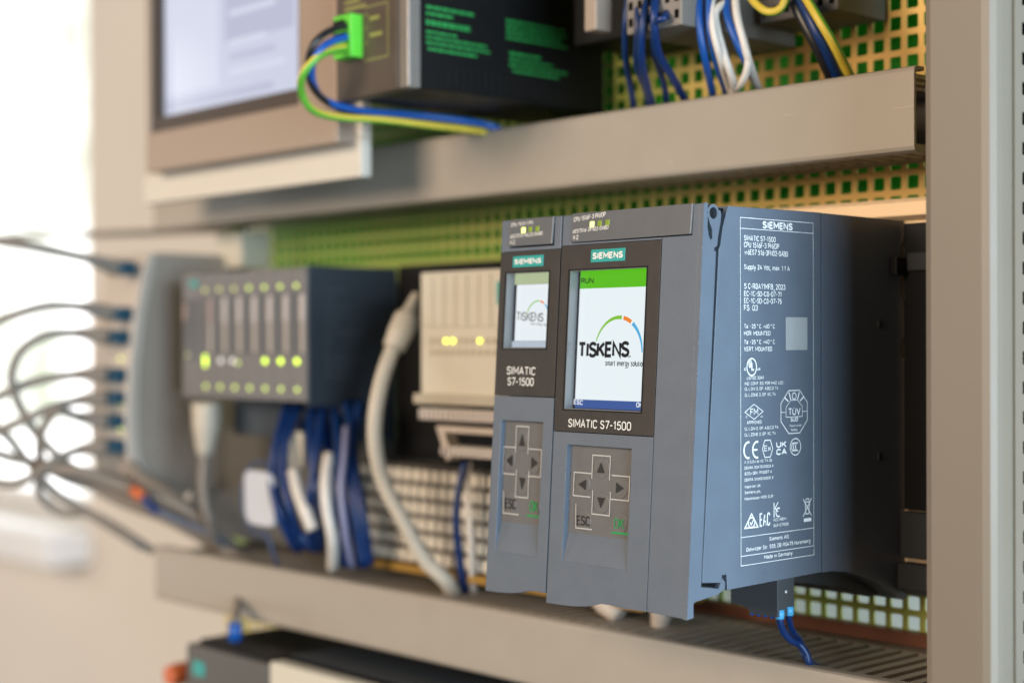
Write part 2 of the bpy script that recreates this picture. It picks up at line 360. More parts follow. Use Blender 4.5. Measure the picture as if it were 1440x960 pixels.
def chaikin(L):
    for _ in range(1):
        n = [L[0]]
        for a, b in zip(L, L[1:]): n += [(a[0]*.75+b[0]*.25, a[1]*.75+b[1]*.25), (a[0]*.25+b[0]*.75, a[1]*.25+b[1]*.75)]
        L = n + [L[-1]]
    return L
LAYER = 0
def band(mb, L, w, put):
    """mitred ribbon along a polyline; each next ribbon lies a hair above the last so that none share a plane"""
    global LAYER
    LAYER = (LAYER + 1) % 9
    up = (0, -0.008*LAYER, 0) if put(0, 0)[0] != put(1, 0)[0] else (0.008*LAYER, 0, 0)
    n = len(L); closed = n > 3 and math.hypot(L[0][0]-L[-1][0], L[0][1]-L[-1][1]) < 1e-6
    vs = []
    for i in range(n):
        if closed: p0 = L[i-1] if i > 0 else L[-2]; p1 = L[i+1] if i < n-1 else L[1]
        else: p0 = L[max(i-1, 0)]; p1 = L[min(i+1, n-1)]
        p = L[i]
        def nrm(a, b):
            dx, dy = b[0]-a[0], b[1]-a[1]; l = math.hypot(dx, dy) or 1e-9; return (-dy/l, dx/l)
        if p0 == p: m1 = nrm(p, p1); k = 1; mx, my = m1
        elif p1 == p: m1 = nrm(p0, p); k = 1; mx, my = m1
        else:
            n1, n2 = nrm(p0, p), nrm(p, p1); mx, my = n1[0]+n2[0], n1[1]+n2[1]; l = math.hypot(mx, my)
            if l < 0.5: mx, my = n1; k = 1
            else: mx /= l; my /= l; k = min(1.0/max(.35, mx*n1[0]+my*n1[1]), 2.2)
        vs.append(put(p[0]+mx*w/2*k, p[1]+my*w/2*k)); vs.append(put(p[0]-mx*w/2*k, p[1]-my*w/2*k))
    mb.add([(v[0]+up[0], v[1]+up[1], v[2]+up[2]) for v in vs], [(2*i, 2*i+1, 2*i+3, 2*i+2) for i in range(n-1)])
def stroke(mb, pts, w, put, closed=False):
    """a flat printed line of width w through 2D points"""
    band(mb, list(pts) + ([pts[0]] if closed else []), w, put)
def ring(c, rx, ry, n=24, a0=0, a1=360):
    return [(c[0]+rx*math.cos(math.radians(a0+(a1-a0)*k/n)), c[1]+ry*math.sin(math.radians(a0+(a1-a0)*k/n))) for k in range(n + (0 if a1-a0 == 360 else 1))]
def poly(mb, pts, put):
    mb.add([put(*p) for p in pts], [tuple(range(len(pts)))])

# ================================================================== SETTING
# wall with a window far behind, on the side away from the camera
wm = MB()
wm.prism([(-4000,-1200),(400,-1200),(400,1500),(-4000,1500)], 'y', 600, 720, holes=[[(-3100,-158),(-1617,-158),(-1617,1150),(-3100,1150)]])
wall = struct('wall', wm, M['wall'])
sm_ = MB().box(-3105,-1611,535,650,-204,-160); sl = build('window_sill', sm_, M['sill'], wall, 4)
fr = MB()
fr.prism([(-3098,-158),(-1619,-158),(-1619,1148),(-3098,1148)], 'y', 690, 716, holes=[[(-3070,-135),(-1645,-135),(-1645,1120),(-3070,1120)]])
build('window_frame', fr, M['sill'], wall, 2)
struct('sky', MB().box(-9000,1500,2600,2610,-1200,4200), M['sky'])

# perforated mounting sheet
def perforated(x0, z0, nx, nz, pt, hw, y, th):
    mb = MB()
    c = 0.28*hw
    inn = []
    for sx, sz in ((1,1),(-1,1),(-1,-1),(1,-1)):
        pp = [(hw, hw-c), (hw-c*0.3, hw-c*0.3), (hw-c, hw)]
        if sx*sz < 0: pp = pp[::-1]
        inn += [(sx*a, sz*b_) for a, b_ in pp]
    h = pt/2
    out = []
    for sx, sz in ((1,1),(-1,1),(-1,-1),(1,-1)):
        pp = [(h, hw-c), (h, h), (hw-c, h)]
        if sx*sz < 0: pp = pp[::-1]
        out += [(sx*a, sz*b_) for a, b_ in pp]
    fs = []
    for k in range(12):
        j = (k+1) % 12
        fs.append((k, j, 12+j, 12+k)); fs.append((12+k, 12+j, 24+j, 24+k))
    for i in range(nx):
        for j in range(nz):
            cx = x0+(i+.5)*pt; cz = z0+(j+.5)*pt
            mb.add([(cx+a, y, cz+b_) for a, b_ in out] + [(cx+a, y, cz+b_) for a, b_ in inn] + [(cx+a, y+th, cz+b_) for a, b_ in inn], fs)
    return mb
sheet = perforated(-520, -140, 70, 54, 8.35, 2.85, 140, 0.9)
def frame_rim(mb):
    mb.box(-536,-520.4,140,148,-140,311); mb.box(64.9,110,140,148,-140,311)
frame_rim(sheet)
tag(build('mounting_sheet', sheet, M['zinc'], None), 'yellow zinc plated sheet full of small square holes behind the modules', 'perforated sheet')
tag(build('green_board', MB().box(-530,120,172,176,90,420), M['greenboard'], None), 'green board showing through the holes of the upper perforated sheet', 'board')
tag(build('white_board', MB().box(-530,300,330,334,-260,88), M['whiteboard'], None), 'pale board showing through the holes of the lower perforated sheet', 'board')

# ================================================================== POST
post = thing('frame_post', 'tan painted upright post beside the controllers, one flank punched with small holes', 'post', (72, 60, -200))
pp = [(59.3,49),(60.5,46),(63,45),(82.5,45),(85.2,45.6),(86.8,47.4),(87.2,50),(87.2,58),(85.4,58),(85.4,50),(83,47.2),(63,47.2),(61.2,49),(61.2,130),(59.3,130)]
b_ = MB().prism(pp, 'z', -330, 420); build('front_face', b_, M['post'], post)
# flank with square holes: ribs between the holes stand on a strip
hs = MB()
hs.box(87.3,88.1,56.5,61.4,-330,420); hs.box(87.3,88.1,66.0,70,-330,420)
k = -330.0
while k < 415:
    hs.box(87.3,88.1,61.4,66.0,k,k+5.72); k += 10.12
build('punched_flank', hs, M['post'], post)
build('hole_shade', MB().box(62,87.2,67.4,69.8,-330,420), M['gap'], post)  # black sheet added behind the holes to stand in for their shade

# ================================================================== CABLE DUCTS
def duct(label, x0, x1, yf, zb, zt, fz, end_open):
    t = thing('cable_duct', label, 'cable duct', ((x0+x1)/2, 138, zb), 'slotted cable ducts')
    ym = 138
    c = MB()
    w = 1.6; r = 2.0
    # cover: C-shaped lid clipped on the front
    prof = [(yf+7,zt),(yf+r,zt),(yf+.6,zt-.6),(yf,zt-r),(yf,zb+r),(yf+.6,zb+.6),(yf+r,zb),(yf+7,zb),(yf+7,zb+w),(yf+r+.6,zb+w),(yf+w,zb+r+.6),(yf+w,zt-r-.6),(yf+r+.6,zt-w),(yf+7,zt-w)]
    c.prism(prof, 'x', x0, x1); build('cover', c, M['duct'], t, 0.25)
    base = MB().box(x0+1,x1-1,ym-1.6,ym,zb+1.8,zt-1.8)
    for z0, z1 in ((zt-4.2,zt-2.0),(zb+2.0,zb+4.2)): base.box(x0+1,x1-1,ym-14,ym-1.6,z0,z1)
    build('base', base, M['ductin'], t, 0.2)
    first = None; pitch = 8.0; n = int((x1-x0-4)/pitch)
    for z0, z1 in ((zt-3.8,zt-2.0),(zb+2.0,zb+3.8)):
        f0 = None
        for i in range(n):
            xx = x1-3-5.0-i*pitch
            if f0 is None:
                fm = MB().prism([(xx,ym-14),(xx,yf+6),(xx+.8,yf+2.6),(xx+3.3,yf+2.6),(xx+4.1,yf+6),(xx+4.1,ym-14)], 'z', z0, z1)
                # hooked tip that holds the lid
                fm.box(xx+.8,xx+3.3,yf+2.5,yf+4.0,z0-1.6 if z0 > (zb+zt)/2 else z1, z0 if z0 > (zb+zt)/2 else z1+1.6)
                f0 = build('finger', fm, M['finger'], t)
            else: child('finger', f0, t, (-i*pitch,0,0))
    return t
d1 = duct('stone grey cable duct above the controllers, its open end by the post', -537, 29, 87, 170.1, 202.6, 0, True)
d2 = duct('stone grey cable duct running below the controllers', -489, 130, 60, -57, -25.2, 0, False)
# hair scratches on the lid
for (x, zc, l) in ((20,187,9),(-32,190,4),(-95,176,3),(-190,178,3)):
    build('scratch', MB().box(x, x+l, 86.94, 86.99, zc, zc+0.2), M['lightgrey'], d1)
bar = build('duct_back_shade', MB().box(-330,110,134.5,139,-28.4,-21.9), M['ductshade'], None, 0.6)  # added strip, its brown paints the shaded back of the lower duct
tag(bar, 'reddish brown bar painting the shaded back of the lower duct', 'bar')

# ================================================================== CONTROLLERS
SL = 9.64
def shear(x, y, z): return (x, y - SL*(1 - z/147.0), z)
def FP(off=0.12):
    return lambda x, z: (x, -SL*(1 - z/147.0) - off, z)

rail = thing('mounting_rail', 'bright metal mounting rail the controllers hang on', 'rail', (0, 122, 0))
rm = MB().prism([(124,-3),(139,-3),(139,0),(127,2),(127,150),(139,153),(139,156.2),(121,156.2),(119.5,154.5),(119.5,149),(124,147)], 'x', -118, 130)
build('profile', rm, M['alu'], rail, 0.3)

def side_profile():
    return [(13.2,147.2),(10.2,139.5),(8.9,133.2),(8.0,131.5),(-1.6,13.6),(8.5,12.6),(9.4,15.2),(11.8,15.2),(12.1,9.6),(67.9,10.4),(67.9,147.7)]
def make_controller(x0, x1, label, large):
    t = thing('controller_module', label, 'controller', ((x0+x1)/2, 60, 0), 'controllers on the metal rail')
    # housings
    h = MB().prism(side_profile(), 'x', x0+.3, x1); build('housing', h, M['case'], t, 0.15)
    rp = [(68.55,147.6),(68.55,10.2),(75,10.0),(83,9.0),(91,7.0),(99,4.6),(107,1.6),(114,-2.0),(119,-5.2),(122.5,-6.4),(125.2,-5.6),(125.2,30.8),(124.6,33),(124.6,90),(121.8,92),(121.8,99),(124.4,101),(124.4,112),(121.6,117),(121.6,136.4),(123.2,140),(124.4,144.6),(123.4,147.3)]
    build('rear_housing', MB().prism(rp, 'x', x0+.3, x1), M['case'], t, 0.15)
    inner = MB().prism([(58,12),(60,6.2),(72,4.5),(88,1.8),(100,-1.0),(112,-5.0),(120,-5.2),(120,12)], 'x', x0+6, x1-9)
    build('bottom_vent', inner, M['darkcase'], t, 0.4)
    core = MB().prism([(4.4,146.2),(14,146.4),(14,14.5),(1.5,16.5)], 'x', x0+1.2, x1-2.0)
    core.box(x0+1, x1-1.5, 67.6, 68.7, 12, 145); build('core', core, M['gap'], t)
    if large:
        pg = MB()
        for (yc, zc) in ((104,(113.01,105.49)[1]),(104,(112.79,52.66)[1])):
            pg.box(x1-.5, x1+.6, yc+1, yc+3.2, zc-1.6, zc+1.6)
        build('latch_stub', pg, M['darkcase'], t, 0.2)
    # door: everything on the slanted front
    xs = -19.2 if large else x1      # seam between display door and right cover strip
    dt = 8.0
    def door_profile(hinge):
        hh = [(0,147.5)] if not hinge else []
        return hh
    if large:
        # right flank plate with hinge eye, exact outline seen from the side (y, z)
        c = (4.9,144.2); R = 3.2
        eye = [(c[0]+R*math.cos(math.radians(a)), c[1]+R*math.sin(math.radians(a))) for a in range(215, 19, -15)]
        out = [(-9.64,1.4),(-0.0,147.5),(1.9,147.7),(1.95,144.0),(1.7,139.0),(2.4,136.0),(3.4,134.6),(4.3,135.2),(4.2,138.5),(3.0,140.6)]
        out += eye + [(8.7,145.4),(9.3,144.0),(8.7,140.5),(7.6,136.5),(6.9,132.6),(5.6,132.0),(5.2,130.8),(6.3,130.6),(-2.2,12.2),(2.4,11.4),(7.2,10.6),(9.2,14.3),(10.9,12.4),(10.6,10.0),(6.6,8.6),(0.2,7.9),(-5.7,7.3),(-6.3,6.6),(-6.3,1.9)]
        hole = [(c[0]+2.1*math.cos(math.radians(a)), c[1]+2.1*math.sin(math.radians(a))) for a in range(0, 360, 20)]
        f = MB().prism(out, 'x', x1-1.8, x1+.05, holes=[hole]); build('hinge_flank', f, M['case'], t, 0.15)
        # front strip to the right of the display
        s_ = MB().prism([(xs,1.9),(x1-1.85,1.5),(x1-1.85,136.4),(xs,136.4)], 'y', 0.0, 3.2).warp(shear)
        s_.prism([(-1.85-3.6,136.4),(x1-1.85,136.4),(x1-1.85,147.6),(-5.2,147.6)], 'y', 0.0, 3.2).warp(lambda x, y, z: (x, y, z))
        s2 = MB().prism([(xs,1.9),(x1-1.85,1.5),(x1-1.85,147.5),(-5.0,147.5),(-5.2,136.4),(xs,136.4)], 'y', 0.0, 3.2).warp(shear)
        build('front_strip', s2, M['case'], t, 0.3)
        build('hinge_pin', MB().disc('x', c, 1.7, x1-8, x1-1.4, 16), M['black'], t)
    # upper front with LED flap
    fz0 = 136.6; fx0, fx1 = (-66.0,-5.0) if large else (-101.4,-76.0)
    xr = xs - .35 if large else x1
    top = MB()
    if large:
        top.prism([(x0,135.6),(xs-.3,135.6),(xs-.3,136.4),(fx0-.25,136.4),(fx0-.25,147.3),(x0,147.3)], 'y', 0.0, 5.0)
    else:
        top.prism([(x0,134.6),(x1,134.6),(x1,147.3),(fx1+.3,147.3),(fx1+.3,136.0),(fx0-.2,136.0),(fx0-.2,147.3),(x0,147.3)], 'y', 0.0, 5.0)
    build('top_frame', top.warp(shear), M['case'], t, 0.3)
    fl = MB().prism([(fx0,fz0),(fx1-.4,fz0+.2),(fx1,147.7),(fx0,147.7)] if large else [(fx0,fz0),(fx1-.6,fz0),(fx1,147.4),(fx0,147.4)], 'y', -0.5, 5).warp(shear)
    flap = build('status_flap', fl, M['flap'], t, 0.3)
    leds = [(834.2,315.6),(845,314.2),(856,313.2)] if large else [(737.8,323.9),(747.4,322.6),(757.3,321.9)]
    FPT = FP(0.62)
    F3 = [(-54.73,142.97), (-50.68,143.12), (-46.59,143.16)] if large else [(-92.86,142.76), (-88.91,142.92), (-84.87,142.90)]
    for k, (lx, lz) in enumerate(F3):
        lm = MB().box(lx-1.0, lx+1.0, -.85, -.3, lz-1.05, lz+1.1).warp(shear)
        build('led', lm, M['led_on'] if k == 0 else M['led_dim'], flap, 0.15)
    tx = MB()
    if large:
        text(tx, 'CPU 1516F-3 PN/DP', (-64.57,144.43), (-47.84,145.56), 1.75, FPT, .15)
        text(tx, '6ES7516-3FN02-0AB0', (-64.84,140.04), (-46.07,140.69), 1.5, FPT, .15)
        text(tx, 'X2', (-64.80,137.52), (-61.72,137.64), 1.7, FPT, .15)
    else:
        text(tx, 'CPU 1513-1 PN', (-100.21,144.47), (-87.56,144.84), 1.5, FPT, .15)
        text(tx, '6ES7513-1AL02-0AB0', (-100.40,139.88), (-81.78,140.30), 1.5, FPT, .15)
        text(tx, 'X2', (-100.57,137.38), (-97.42,137.46), 1.7, FPT)
    build('lettering', tx, M['print'], flap)
    # dark display panel with a window cut in it
    zp0, zp1 = (64.5,135.5) if large else (77.3,134.5)
    w0, w1, w2, w3 = (-66.2,-26.1,73.0,125.8) if large else (-102.4,-77.6,96.0,126.0)
    dp = MB().prism([(x0,zp0),(xr,zp0),(xr,zp1),(x0,zp1)], 'y', -0.06, 4.4, holes=[[(w0,w2),(w1,w2),(w1,w3),(w0,w3)]]).warp(shear)
    pan = build('display_panel', dp, M['bezel'], t, 0.12)
    rim = MB().prism([(w0,w2),(w1,w2),(w1,w3),(w0,w3)], 'y', 0.15, 5.2, holes=[[(w0+.25,w2+.25),(w1-.25,w2+.25),(w1-.25,w3-.25),(w0+.25,w3-.25)]]).warp(shear)
    win = build('window_frame', rim, M['wallside'], pan)
    lip = MB().prism([(w0-.5,w2-.5),(w1+.5,w2-.5),(w1+.5,w3+.5),(w0-.5,w3+.5)], 'y', -0.25, 0.1, holes=[[(w0,w2),(w1,w2),(w1,w3),(w0,w3)]]).warp(shear)
    build('window_lip', lip, M['black'], pan)
    dep = 4.4
    sp_ = MB().box(w0, w1+6, dep, dep+1.2, w2, w3).warp(shear)
    scr = build('screen', sp_, M['scr_back'], pan)
    def SPUT(off): return lambda x, z: (x, dep - SL*(1 - z/147.0) - off, z)
    def at_screen(x, z): return x - dep*1.06, z      # where the recessed image lies behind the opening
    W_ = MB(); Gb = MB(); Bb = MB(); Bl = MB(); Gr = MB(); Or = MB(); Sk = MB()
    def rect(mb, xa, xb, za, zb_, off):
        P_ = SPUT(off); mb.add([P_(xa,za), P_(xb,za), P_(xb,zb_), P_(xa,zb_)], [(0,1,2,3)])
    ix0 = w0+1.5
    if large:
        rect(W_, ix0, w1+1, 76.6, 118.9, .05); rect(Gb, ix0, w1+1, 118.9, w3-.2, .05); rect(Bb, ix0, w1+1, w2+.4, 76.6, .05)
        sx = -4.9
        def q(a): return (a[0]+sx, a[1])
        text(Bl, 'RUN', q((-59.15,120.98)), q((-52.70,120.85)), 2.1, SPUT(.1), .2)
        text(Bl, 'TISKENS', q((-59.06,92.44)), q((-32.52,92.78)), 6.1, SPUT(.1), .215, .35)
        Bl2 = MB(); text(Bl2, 'smart energy solutions', q((-44.48,89.55)), q((-23.32,89.43)), 2.2, SPUT(.1), .14)
        text(Bl2, 'de', q((-32.90,92.67)), q((-31.44,92.68)), 1.0, SPUT(.1))
        cx_, cz_ = q((-38.18,94.21)); rx, rz = 12.3, 13.5
        def arc(mb, a0, a1, wa, wb):
            n_ = 14; P_ = SPUT(.12); vs = []
            for i in range(n_+1):
                a = math.radians(a0+(a1-a0)*i/n_); wd = (wa+(wb-wa)*i/n_)/2
                vs += [P_(cx_+(rx-wd)*math.cos(a), cz_+(rz-wd)*math.sin(a)), P_(cx_+(rx+wd)*math.cos(a), cz_+(rz+wd)*math.sin(a))]
            mb.add(vs, [(2*i,2*i+1,2*i+3,2*i+2) for i in range(n_)])
        arc(Gr, 160, 84, .5, 1.5); arc(Or, 80, 60, 1.5, 1.5); arc(Sk, 56, 2, 1.5, .6)
        ww = MB(); text(ww, 'ESC', q((-60.29,74.69)), q((-55.51,74.48)), 1.9, SPUT(.12), .19); text(ww, 'OK', q((-27.55,74.46)), q((-24.56,74.42)), 1.9, SPUT(.12), .19)
        build('screen_caption', ww, M['scr_text'], scr)
    else:
        rect(W_, -100.6, w1+1, 99.0, 121.4, .05); rect(Gb, -102.0, w1+1, 121.5, w3-.2, .05); rect(Bb, -102.0, w1+1, w2+.4, 98.9, .05)
        sx = -4.6
        def q(a): return (a[0]+sx, a[1])
        text(Bl, 'TISKENS', q((-95.37,107.07)), q((-79.77,106.34)), 3.7, SPUT(.1), .19, .4)
        Bl2 = MB(); text(Bl2, 'smart energy solutions', q((-86.99,105.30)), q((-75.26,104.64)), 1.2, SPUT(.1))
        cx_, cz_ = q((-83.06,107.35)); rx, rz = 6.6, 7.4
        def arc(mb, a0, a1, wa):
            n_ = 12; P_ = SPUT(.12); vs = []
            for i in range(n_+1):
                a = math.radians(a0+(a1-a0)*i/n_)
                vs += [P_(cx_+(rx-wa/2)*math.cos(a), cz_+(rz-wa/2)*math.sin(a)), P_(cx_+(rx+wa/2)*math.cos(a), cz_+(rz+wa/2)*math.sin(a))]
            mb.add(vs, [(2*i,2*i+1,2*i+3,2*i+2) for i in range(n_)])
        arc(Gr, 160, 84, .5); arc(Or, 80, 60, .7); arc(Sk, 56, 2, .6)
    build('screen_field', W_, M['scr_white'] if large else M['scr_white2'], scr)
    build('status_bar', Gb, M['scr_green'] if large else M['scr_pale'], scr)
    build('menu_bar', Bb, M['scr_blue'] if large else M['scr_pale2'], scr)
    for nm, mbx, mt in (('lettering',Bl,'scr_black' if large else 'scr_grey'),('slogan_lettering',Bl2,'scr_black' if large else 'scr_grey'),('logo_arc',Gr,'scr_lime'),('logo_arc',Or,'scr_orange'),('logo_arc',Sk,'scr_sky')):
        if mbx.v: build(nm, mbx, M[mt], scr)
    # badge and name
    L_ = [(-54.96,133.15), (-37.23,133.54), (-37.31,128.60), (-55.06,128.52)] if large else [(-98.54,132.37), (-81.09,132.85), (-81.21,128.46), (-98.88,127.97)]
    bx0 = (L_[0][0]+L_[3][0])/2; bx1 = (L_[1][0]+L_[2][0])/2; bz1 = (L_[0][1]+L_[1][1])/2; bz0 = (L_[2][1]+L_[3][1])/2
    bdg = build('badge', MB().box(bx0, bx1, -.22, .2, bz0, bz1).warp(shear), M['teal'], pan, 0.05)
    tb = MB(); text(tb, 'SIEMENS', (bx0+1.1,bz0+1.15), (bx1-1.1,bz0+1.15), (bz1-bz0)-2.3, FP(.3), .24); build('lettering', tb, M['print'], bdg)
    tn = MB()
    if large: text(tn, 'SIMATIC S7-1500', (-63.21,66.23), (-30.61,66.12), 3.2, FP(.16), .135)
    else:
        text(tn, 'SIMATIC', (-99.23,85.67), (-82.84,85.55), 3.2, FP(.16), .135); text(tn, 'S7-1500', (-98.52,81.36), (-83.57,81.32), 3.2, FP(.16), .135)
    build('lettering', tn, M['print'], pan)
    # lower door with keypad recess, ramp and wavy lower edge
    k0, k1, k2, k3 = (-63.6,-29.9,26.2,59.6) if large else (-101.6,-77.3,27.2,67.5)
    kr = 15.5
    if large: wave = [(x0,-1.0),(-66,-1.0),(-59,-.8),(-54,-.4),(-49,.2),(-45.5,1.2),(-42,2.0),(-38,2.1),(-30,1.7),(xr,1.9)]
    else: wave = [(x0,-.4),(-101,-.4),(-95,-.1),(-90,.4),(-86,1.0),(-82,2.1),(-78,2.5),(x1,2.4)]
    ld = MB().prism(wave + [(xr,zp0-.25),(x0,zp0-.25)], 'y', 0.0, 3.4, holes=[[(k0,kr),(k1,kr),(k1,k3),(k0,k3)]]).warp(shear)
    door = build('lower_door', ld, M['case'], t, 0.3)
    bk = MB(); bd = 2.4
    bk.add([(k0-.5,bd,k2),(k1+.5,bd,k2),(k1+.5,0.25,kr-.05),(k0-.5,0.25,kr-.05),(k0-.5,3.4,k2),(k1+.5,3.4,k2),(k1+.5,3.4,kr-.6),(k0-.5,3.4,kr-.6)], [(0,1,2,3),(4,5,6,7),(0,1,5,4),(2,3,7,6),(0,3,7,4),(1,2,6,5)])
    build('finger_ramp', bk.warp(shear), M['case'], door)
    kp = build('keypad', MB().box(k0-.4, k1+.4, bd, bd+1, k2, k3+.3).warp(shear), M['key'], door)
    def KP(off): return lambda x, z: (x, bd - SL*(1 - z/147.0) - off, z)
    ks = 1.0; kd = bd*1.06   # the plate lies behind the front plane
    if large:
        kc = [(-44.59,51.67),(-54.05,44.73),(-34.36,44.73),(-43.80,38.58)]; esc = (-52.65,31.29); okk = (-34.13,31.79)
    else:
        kc = [(-88.48,59.97),(-95.36,51.53),(-80.79,51.36),(-87.33,42.82)]; esc = (-93.58,34.59); okk = (-80.08,34.51)
    kc = [(a[0]-kd, a[1]) for a in kc]; esc = (esc[0]-kd, esc[1]); okk = (okk[0]-kd, okk[1])
    wl = MB(); bl = MB(); gl = MB()
    kw, kh = (4.6,4.4) if large else (3.6,5.3)
    for (cx2, cz2), dr in zip(kc, 'ULRD'):
        dm = MB().disc('y', (cx2,cz2), 3.9 if large else 3.0, bd-.2, bd+.3, 24, 4.0 if large else 4.3).warp(shear); build('key_dome', dm, M['keydome'], kp, 0.15)
        a_, b2 = kw, kh
        c4 = {'U': [(-a_,-b2),(-a_,b2),(a_,b2),(a_,-b2)], 'D': [(-a_,b2),(-a_,-b2),(a_,-b2),(a_,b2)], 'L': [(a_,b2),(-a_,b2),(-a_,-b2),(a_,-b2)], 'R': [(-a_,b2),(a_,b2),(a_,-b2),(-a_,-b2)]}[dr]
        stroke(wl, [(cx2+u, cz2+v) for u, v in c4], .45, KP(.26))
        s3 = 2.0 if large else 1.8; v3 = 2.0 if large else 2.4
        tri = {'U': [(-s3,-v3),(s3,-v3),(0,v3)], 'D': [(-s3,v3),(0,-v3),(s3,v3)], 'L': [(s3,v3),(-s3,0),(s3,-v3)], 'R': [(-s3,v3),(-s3,-v3),(s3,0)]}[dr]
        poly(bl, [(cx2+u, cz2+v) for u, v in tri], KP(.42))
    for (cx2, cz2) in (esc, okk):
        dm = MB().disc('y', (cx2,cz2), 3.9 if large else 3.2, bd-.2, bd+.3, 24, 4.0 if large else 4.4).warp(shear); build('key_dome', dm, M['keydome'], kp, 0.15)
    e = esc; ew = 4.6 if large else 4.0; eh = 5.6 if large else 7.0
    br3 = [(-57.00,37.33), (-56.55,28.31), (-47.80,28.35)] if large else [(-98.01,39.59), (-97.57,30.65), (-88.56,30.65)]
    stroke(wl, [(a[0]-kd, a[1]) for a in br3], .45, KP(.26))
    gr2 = [(-37.89,28.22), (-28.93,28.24)] if large else [(-83.87,30.75), (-75.63,30.75)]
    stroke(gl, [(a[0]-kd, a[1]) for a in gr2], .8, KP(.26))
    th_ = 3.7 if large else 4.2; tw = 3.3 if large else 3.0
    text(bl, 'ESC', (e[0]-tw,e[1]-th_/2), (e[0]+tw,e[1]-th_/2), th_, KP(.42), .13); text(gl, 'OK', (okk[0]-tw*.72,okk[1]-th_/2), (okk[0]+tw*.8,okk[1]-th_/2), th_, KP(.42), .13)
    build('key_outline', wl, M['keyprint'], kp); build('key_symbol', bl, M['blackprint'], kp); build('ok_symbol', gl, M['greenprint'], kp)
    return t

def emat(name, col, s=1.0):
    M[name] = mat(name, (0.01, 0.01, 0.01), 0.15, var=0, emit=col, es=s)
emat('scr_back', (0.02, 0.02, 0.025), 1.0); emat('scr_white', (0.80, 0.88, 0.91)); emat('scr_white2', (0.80, 0.86, 0.90)); emat('scr_green', (0.10, 0.50, 0.01))
emat('scr_blue', (0.045, 0.10, 0.32)); emat('scr_black', (0.012, 0.012, 0.014)); emat('scr_grey', (0.30, 0.30, 0.30)); emat('scr_lime', (0.22, 0.52, 0.03))
emat('scr_orange', (0.85, 0.22, 0.02)); emat('scr_sky', (0.08, 0.42, 0.72)); emat('scr_text', (0.8, 0.84, 0.9)); emat('scr_pale', (0.42, 0.50, 0.30)); emat('scr_pale2', (0.45, 0.52, 0.60))
emat('scr_lav', (0.60, 0.63, 0.77)); emat('scr_lav2', (0.68, 0.71, 0.84)); emat('scr_lav3', (0.50, 0.52, 0.66))

c1 = make_controller(-71.2, 0.0, 'larger grey controller with a bright green topped screen and printed flank', True)
c2 = make_controller(-106.3, -71.9, 'narrow grey controller with a small square screen beside the larger one', False)

# rating print on the flank of the large controller (plane x = 0)
PP = lambda y, z: (0.12, y, z)
rp_ = MB()
fr4 = [(19.91,143.34), (62.68,143.53), (63.15,17.33), (19.42,17.84)]
ya = (fr4[0][0]+fr4[3][0])/2; yb = (fr4[1][0]+fr4[2][0])/2; zt_ = 143.4; zb_ = 17.5
LWD = 0.22
stroke(rp_, [(ya,zb_),(yb,zb_),(yb,zt_),(ya,zt_)], LWD, PP, True)
zl = ((19.66,139.35)[1]+(62.75,139.64)[1])/2; stroke(rp_, [(ya,zl),(yb,zl)], LWD, PP)
for a in (((19.71,27.72),(62.77,27.75)),((19.68,20.91),(62.74,20.95))):
    zz = (a[0][1]+a[1][1])/2; stroke(rp_, [(ya,zz),(yb,zz)], LWD, PP)
build('label_frame', rp_, M['print'], c1)
lt = MB()
def T(s, a, b, h, bold=None):
    bold = (0.145 if h > 1.7 else 0.155) if bold is None else bold
    z_ = (a[1]+b[1])/2; text(lt, s, (a[0],z_), (b[0],z_), h, PP, bold)
T('SIEMENS', (32.66,139.73), (50.27,140.20), 2.75, .23)
T('SIMATIC S7-1500', (21.91,134.94), (40.04,135.35), 2.0)
T('CPU 1516F-3 PN/DP', (21.90,132.47), (42.14,132.90), 2.0)
T('1P', (21.89,130.00), (23.57,130.06), 1.2); T('6ES7 516-3FN02-0AB0', (23.91,129.85), (47.45,130.28), 2.0)
T('Supply 24 Vdc, max. 1.1 A', (21.87,124.63), (48.41,124.94), 1.8)
T('S C-R8A11MFB_2023', (21.84,117.48), (45.89,117.85), 2.05)
T('EC-1C-5D-C8-07-71', (21.83,114.90), (43.66,115.11), 1.9); T('EC-1C-5D-C8-07-75', (21.82,112.32), (43.65,112.52), 1.9)
T('FS: 03', (21.81,109.80), (29.53,109.72), 2.1)
T('Ta: -25 ° C...+60 ° C', (21.78,103.30), (39.47,103.36), 1.55); T('HOR. MOUNTED', (21.77,100.78), (36.84,100.78), 1.6)
T('Ta: -25 ° C...+40 ° C', (21.76,97.66), (39.45,97.60), 1.55); T('VERT. MOUNTED', (21.75,95.08), (37.86,94.98), 1.6)
T('c', (21.76,88.01), (22.80,88.00), 1.3, .18); T('us', (28.98,88.07), (30.98,88.04), 1.1, .18)
T('U', (24.38,88.97), (25.69,88.95), 3.2, .18); T('L', (25.95,87.95), (27.53,87.92), 3.2, .18)
T('LISTED 30A1', (23.31,84.82), (32.96,84.64), 1.15)
T('IND. CONT. EQ. FOR HAZ. LOC.:', (22.00,82.93), (45.16,82.53), 1.1)
T('CL.I, DIV.2, GP. A,B,C,D T4', (21.99,80.94), (41.46,80.65), 1.1); T('CL.I, ZONE 2, GP. IIC, T4', (21.98,78.69), (39.95,78.48), 1.1)
T('FM', (25.23,71.84), (29.58,71.69), 2.4); T('c', (22.61,70.85), (23.52,70.82), 1.0); T('us', (31.04,70.80), (32.38,70.76), .8)
T('APPROVED', (23.25,68.66), (31.57,68.43), 1.15)
T('CL.I, DIV.2, GP. A,B,C,D T4', (21.94,66.46), (41.40,66.19), 1.1); T('CL.I, ZONE 2, GP. IIC, T4', (21.93,64.30), (39.89,64.04), 1.1)
